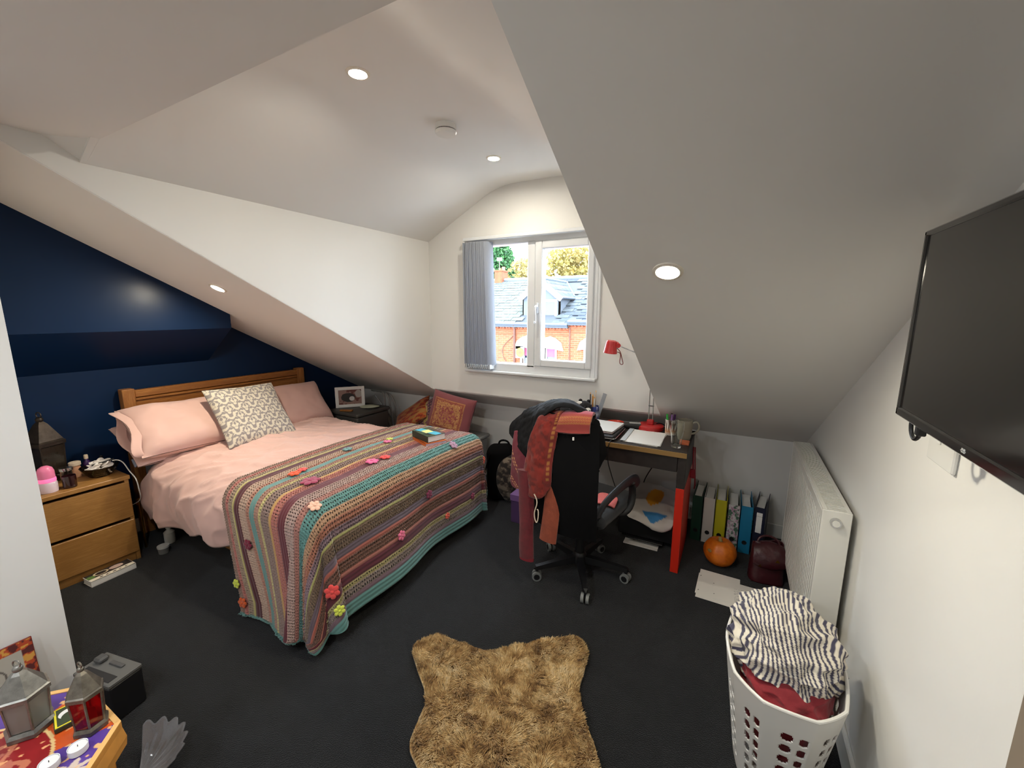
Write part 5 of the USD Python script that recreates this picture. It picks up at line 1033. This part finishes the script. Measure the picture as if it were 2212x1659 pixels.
def basket_fn(U, V):
    a = U * 2 * PI; out = np.zeros(U.shape + (3,))
    for j in range(U.shape[1]):
        z = V[0, j] * BH; out[:, j, :2] = b_pt(a[:, j], z); out[:, j, 2] = z
    return out
def basket_keep(U, V):
    n = 30; k = np.floor(U * n); t = U * n - k; z = V * BH; rows = (z - .05) / .052; kr = np.floor(rows); tr = rows - kr
    ok = (k % 6 != 0) & (k % 6 != 3) & (z > .05) & (z < .05 + 6 * .052)
    hole = (np.abs(t - .5) / .30) ** 3 + (np.abs(tr - .5) / .34) ** 3 < 1
    return ~(ok & hole)
m, U, V = sheet(basket_fn, NA + 1, NZ, -.004, keep=basket_keep)
lb.add('wall', m, PL, world=True, smooth=True)
cx, cy, rx, ry = b_ring(0)
q = b_pt(np.linspace(0, 2 * PI, 60)[:-1], 0.)
lb.add('bottom', prism(Polygon(q), .004, (0, 0, 0.001)), PL, world=True, smooth=False)
qa = np.linspace(0, 2 * PI, 90); q = b_pt(qa, BH)
lb.add('rim', tube(np.c_[q, np.full(len(q), BH)], .005, 8), PL, world=True)
# clothes in the basket
def heap(c, r, seed, amp, n=5):
    s = trimesh.creation.icosphere(n, 1.); v = s.vertices.copy(); d = meshkit.fbm(v * 2.1 + seed, 4, seed) - .5
    rg = 1 - np.abs(2 * meshkit.noise(v * 3.1 + seed * 3, seed) - 1)
    v = v * (1 + amp * d + amp * .35 * (rg ** 2 - .4))[:, None] * r; return v + c, s.faces
v, f = heap(np.array([.226, 1.42, .385]), np.array([.122, .165, .075]), 5, .25)
v2, f2 = heap(np.array([.228, 1.46, .20]), np.array([.098, .13, .17]), 9, .15)
solo('red_garment', [trimesh.Trimesh(v, f, process=False), trimesh.Trimesh(v2, f2, process=False)], mat('red_jersey', (140, 34, 44), .9, sheen=.2, bump=.3, bscale=300, rgb2=(120, 26, 36), vscale=12), 'crumpled red garment filling the laundry basket under the striped top', 'clothes', smooth=True)
v, f = heap(np.array([.222, 1.50, .455]), np.array([.156, .19, .12]), 3, .42, 6)
q = (v - [.222, 1.50, .455]) / [.156, .19, .12]
w1_ = meshkit.fbm(q * 1.6 + 7, 3, 4) - .5; w2_ = meshkit.fbm(q * 2.6 + 2, 2, 9) - .5
qn = q / np.linalg.norm(q, axis=1, keepdims=True)
ph_ = qn[:, 0] * .92 + qn[:, 1] * .10 + .22 * qn[:, 2] * qn[:, 0] + .34 * (meshkit.noise(qn * 1.3 + 7, 3) - .5) + .07 * (meshkit.noise(qn * 3. + 2, 9) - .5)
stripe = ((ph_ * 12.5) % 1) < .46
solo('striped_top', trimesh.Trimesh(v, f, process=False), CLOTHP, 'navy and cream striped top heaped on the laundry basket', 'clothes', smooth=True, col=colours((214, 206, 190), (stripe, (62, 60, 80))))

# ================================================================== RUG
rp = [(-1.169, 1.223), (-1.192, 1.274), (-1.147, 1.352), (-1.037, 1.378), (-.944, 1.383), (-.887, 1.392), (-.831, 1.426), (-.781, 1.472), (-.681, 1.572), (-.561, 1.671), (-.494, 1.641), (-.462, 1.595), (-.45, 1.486), (-.445, 1.41), (-.413, 1.34), (-.372, 1.287), (-.314, 1.219), (-.274, 1.14), (-.22, 1.0), (-.19, .86), (-.16, .70), (-.22, .60), (-.32, .58), (-.44, .55), (-.52, .46), (-.62, .42), (-.70, .50), (-.72, .62), (-.76, .76), (-.81, .849), (-.829, .867), (-.889, .895), (-.912, .921), (-.936, .994), (-.956, 1.059), (-1.009, 1.113), (-1.081, 1.16)]
rpoly = Polygon(rp).buffer(.02).buffer(-.075).buffer(.053)
rg = Thing('fur_rug', 'golden brown faux fur hide-shaped rug on the charcoal carpet', 'rug', (-.7, 1.1, 0))
FUR = usdkit.material(stage, '/World/Looks/brown_fur', {'g': ('geometry', {}), 'n': ('noise_texture', {'scale': 16., 'detail': 6., 'roughness': .72}), 'n2': ('noise_texture', {'scale': 120., 'detail': 2.}), 'r': ('rgb_ramp', {'ramp': [(.33, lin(120, 84, 44)), (.43, lin(176, 138, 86)), (.53, lin(214, 182, 128)), (.66, lin(236, 214, 172))]}), 'r2': ('rgb_ramp', {'ramp': [(.3, (.6, .58, .55)), (.7, (1.15, 1.15, 1.12))]}), 'm': ('mix_color', {'blend_type': 'multiply', 'fac': 1.}), 'p': ('principled_bsdf', {'roughness': .7, 'specular_ior_level': .25, 'sheen_weight': .2})},
    [('g.position', 'n.vector'), ('g.position', 'n2.vector'), ('n.fac', 'r.fac'), ('n2.fac', 'r2.fac'), ('r.color', 'm.a'), ('r2.color', 'm.b'), ('m.result', 'p.base_color')], surface='p.BSDF')
rg.add('backing', prism(rpoly, .012, (0, 0, .0005)), FUR, world=True, smooth=False)
R2 = np.random.default_rng(11); N0 = 90000
P = np.c_[R2.uniform(-1.22, -.13, N0), R2.uniform(.78, 1.70, N0)]
inn = shapely.contains_xy(rpoly, P[:, 0], P[:, 1]); P = P[inn]; N0 = len(P)
ang = meshkit.noise(np.c_[P * 7, np.zeros(N0)], 3) * 9 + R2.normal(size=N0) * .5
d0 = shapely.distance(rpoly.exterior, shapely.points(P)); 
L_ = .024 + .010 * R2.random(N0); tl = (.35 + .5 * R2.random(N0)) * np.clip(.35 + d0 / .05, 0, 1)
dirv = np.c_[np.cos(ang), np.sin(ang)]
clump = np.clip(d0 / .05, 0, 1)[:, None] * (np.stack([meshkit.noise(np.c_[P * 45, np.full(N0, 3.)], s) for s in (1, 2)], 1) - .5) * .05
pts = np.zeros((N0, 4, 3)); tt = np.linspace(0, 1, 4)
for k, t in enumerate(tt):
    pts[:, k, :2] = P + dirv * (L_ * tl * t ** 1.6)[:, None] + clump * t; pts[:, k, 2] = .011 + L_ * (t * (1 - .42 * t * tl)) * np.clip(.45 + d0 / .03, 0, 1)
wid = np.broadcast_to(np.array([.0022, .0021, .0017, .0006]), (N0, 4))
bc_ = UsdGeom.BasisCurves.Define(stage, _free(rg.path, 'fur_pile')); bc_.CreateTypeAttr('linear')
bc_.CreateCurveVertexCountsAttr(Vt.IntArray.FromNumpy(np.full(N0, 4, np.int32)))
bc_.CreatePointsAttr(Vt.Vec3fArray.FromNumpy((pts.reshape(-1, 3) - rg.loc).astype(np.float32)))
bc_.CreateWidthsAttr(Vt.FloatArray.FromNumpy(wid.astype(np.float32).ravel())); bc_.SetWidthsInterpolation('vertex')
UsdShade.MaterialBindingAPI.Apply(bc_.GetPrim()).Bind(FUR); bc_.GetPrim().SetCustomDataByKey('kind', 'stuff')

# ================================================================== LEFT FOREGROUND
tb = Thing('painted_table', 'octagonal painted wooden table in the lower left corner, red, orange and purple', 'table', (-1.475, .05, 0))
R_ = .30; oa = np.arange(8) * PI / 4 + PI / 8; oct_ = np.c_[np.cos(oa), np.sin(oa)] * R_
YW = mat('ochre_wood', (196, 134, 60), .5, var=.15, vscale=12)
tb.add('tabletop', prism(oct_, .018, (0, 0, .431)), YW, smooth=False)
tb.add('apron', trimesh.convex.convex_hull(np.r_[np.c_[oct_ * 1.0, np.full(8, .431)], np.c_[oct_ * 1.02, np.full(8, .40)], np.c_[oct_ * 1.01, np.full(8, .375)]]), YW, smooth=False)
tb.add('top_edge', prism(Polygon(oct_).difference(Polygon(oct_ * .955)), .002, (0, 0, .449)), mat('gilt_edge', (226, 178, 110), .4), smooth=False)
for k in range(8):
    a, b = oct_[k] * .88, oct_[(k + 1) % 8] * .88; mid = (a + b) / 2; u = unit(np.r_[b - a, 0]); n = np.cross(u, (0, 0, 1)); w = np.linalg.norm(b - a)
    arch = shapely.box(0, 0, w, .39).difference(shapely.union_all([shapely.box(w * .25, -1, w * .75, .22), Point(w / 2, .22).buffer(w * .25)]))
    tb.add('side_panel', to(prism(arch, .012), np.r_[a, .0], u, (0, 0, 1), n), YW, smooth=False)
gx, gy = np.meshgrid(np.linspace(-R_, R_, 230), np.linspace(-R_, R_, 230), indexing='ij')
def paint(x, y):
    r = np.hypot(x, y) / R_; th = np.arctan2(y, x) + PI / 8; sec = np.floor(th / (PI / 4)).astype(int) % 8; n = meshkit.fbm(np.stack([x * 30, y * 30, 0 * x], -1), 3, 5); n2 = meshkit.noise(np.stack([x * 90, y * 90, 0 * x], -1), 8)
    thl = (th / (PI / 4)) % 1 - .5
    lay = [(r > .58, (206, 84, 30)), ((r > .58) & (sec % 2 == 1), (84, 56, 140)), ((r > .58) & (np.hypot(thl * .8, (r - .78)) < .10 + .04 * np.cos(8 * np.arctan2(r - .78, thl))), (206, 186, 170)), ((r > .58) & (n2 > .82), (226, 176, 120)), ((np.abs(r - .58) < .012), (226, 190, 130)),
           ((r < .58) & (np.abs(r - .36 - .07 * np.cos(8 * th)) < .03), (190, 112, 84)), ((r < .36) & (n > .5), (180, 100, 80)), ((r < .56) & (n2 > .8), (222, 160, 110)), (((r < .2) & (np.cos(8 * th) > .2)), (170, 90, 70))]
    return colours((140, 24, 28), *lay)
ins = Polygon(oct_ * .955); gp = np.c_[gx.ravel(), gy.ravel()]
i, j = np.meshgrid(np.arange(229), np.arange(229), indexing='ij'); qd = np.stack([i * 230 + j, (i + 1) * 230 + j, (i + 1) * 230 + j + 1, i * 230 + j + 1], -1).reshape(-1, 4)
qd = qd[shapely.contains_xy(ins, gp[qd].mean(1)[:, 0], gp[qd].mean(1)[:, 1])]
tb.add('painted_top', trimesh.Trimesh(np.c_[gp, np.full(len(gp), .4494)], np.vstack([qd[:, [0, 1, 2]], qd[:, [0, 2, 3]]]), process=False), mat('painted_gloss', (128, 128, 128), .35, attr=True), smooth=True, col=paint(gp[:, 0], gp[:, 1]), label='hand painted red, orange and purple top')
PEWTER = mat('pewter', (120, 118, 112), .35, metal=.6, var=.25, vscale=40)
lantern('metal lantern with deep red glass standing near the table corner', (-1.408, .284, .4515), .195, .037, 6, mat('antique_tin', (110, 104, 94), .35, metal=.6, var=.3, vscale=40), mat('ruby_glass', (190, 10, 16), .06, trans=.85), 10)
lantern('metal lantern with pale frosted glass at the back left of the painted table', (-1.545, .207, .4515), .20, .05, 6, PEWTER, mat('frosted_glass', (186, 190, 184), .3, trans=.75), 25)
mb = Thing('matchbox', 'black and yellow card box with a white moon lying between the two lanterns', 'box', (-1.495, .262, .4515), -12)
mb.add('box', box(-.04, .04, -.025, .025, 0, .012, .001), mat('matchbox_green', (50, 60, 36), .6), smooth=False)
mb.add('yellow_border', to(prism(shapely.box(-.038, -.023, .038, .023).difference(shapely.box(-.034, -.019, .034, .019)), .0006), (0, 0, .012), (1, 0, 0), (0, 1, 0), (0, 0, 1)), mat('matchbox_yellow', (222, 206, 40), .6), smooth=False)
mb.add('moon', prism(Point(-.005, 0).buffer(.016).difference(Point(.006, .003).buffer(.014)), .0006, (0, 0, .012)), PAPER, smooth=False)
for x, y, lab in ((-1.352, .243, 'white tealight on the purple edge of the painted table'), (-1.362, .196, 'white tealight at the bottom edge of the photo, on the painted table')):
    t = Thing('tealight', lab, 'candle', (x, y, .4515)); t.add('cup', lathe([(0, 0), (.0185, 0), (.019, .016), (.0175, .016), (.017, .002), (0, .002)], 30), mat('tealight_cup', (226, 226, 228), .3)); t.add('wax', lathe([(0, .002), (.0168, .002), (.0168, .0145), (0, .0138)], 30), mat('white_wax', (236, 234, 230), .4)); t.add('wick', cyl((0, 0, .013), (.001, 0, .019), .0008, n=6), BLACK)
pc = Thing('picture', 'picture with a red and orange patterned border leaning on the white wall behind the table', 'picture', (-2.235, .25, .0), 0)
g, U, V = plate(.30, .32, 110, 110); e = np.maximum(np.abs(U), np.abs(V)); n = meshkit.fbm(np.stack([U * 7, V * 7, 0 * U], -1), 3, 4)
rr = np.hypot(U + .25, V + .35)
colp = colours((176, 170, 158), (e > .80, (176, 70, 40)), ((e > .80) & (n > .55), (206, 150, 70)), ((e > .80) & (n < .42), (90, 40, 40)), ((rr < .34), (120, 160, 70)), (rr < .24, (96, 50, 30)), (rr < .1, (140, 120, 60)), ((np.abs(np.hypot(U - .3, V - .35) - .2) < .018) & (e < .78), (96, 90, 84)), ((np.abs(U - .32) < .016) & (V < .5) & (V > -.3), (110, 104, 96)))
ti = math.radians(6)
pc.add('picture_face', to(g, (.018, -.055, .165), (0, 1, 0), (-math.sin(ti), 0, math.cos(ti)), (math.cos(ti), 0, math.sin(ti))), PRINT, smooth=True, col=colp)
pc.add('backing_board', to(box(-.152, .152, -.162, .162, -.008, -.001, .001), (.018, -.055, .165), (0, 1, 0), (-math.sin(ti), 0, math.cos(ti)), (math.cos(ti), 0, math.sin(ti))), mat('dark_red_frame', (120, 40, 34), .5), smooth=False)
sp = Thing('small_heater', 'small black box with a slotted grey top on the carpet beyond the white wall', 'appliance', (-2.035, .48, 0), 12)
sp.add('body', rbox(-.10, .10, -.055, .055, 0, .15, .01), BLACK, smooth=40)
sp.add('top_plate', box(-.10, .10, -.055, .055, .15, .165, .003), mat('grey_top', (92, 92, 90), .5), smooth=False)
sp.add('slot', box(-.08, .08, -.045, -.015, .165, .1665), mat('slot_black', (36, 36, 38), .5), smooth=False)
sp.add('grip', [box(-.085, -.045, .0, .035, .165, .185, .006), box(-.02, .05, .015, .03, .165, .172, .002)], mat('grey_grip', (76, 76, 76), .5), smooth=False)
# scalloped glass dish lying on the carpet
sh = Thing('shell_dish', 'clear scalloped glass shell dish on the carpet beside the painted table', 'dish', (-1.60, .45, .0))
def shell(U, V):
    a = (U * 2 - 1) * 1.5; r = .015 + .115 * V; fl = 1 + .05 * np.cos(a * 18) * V
    return np.stack([r * np.sin(a) * fl, r * np.cos(a) * fl - .05, .012 + .075 * V ** 1.8 + .006 * np.cos(a * 18) * V], -1)
m, _, _ = sheet(shell, 120, 24, .005); sh.add('dish', mv(m, rz=-25), mat('pressed_glass', (206, 206, 212), .05, trans=.86, ior=1.45), smooth=True)
sh.add('foot', lathe([(0, 0), (.03, 0), (.026, .012), (0, .014)], 24), mat('pressed_glass', (206, 206, 212), .05, trans=.86, ior=1.45))
solo('blue_glass', lathe([(0, 0), (.028, 0), (.032, .02), (.03, .07), (.027, .07), (.028, .02), (0, .008)], 30, (-1.52, .36, .0)), mat('cobalt_glass', (40, 60, 150), .05, trans=.7), 'small cobalt blue glass on the carpet under the table edge', 'glass')
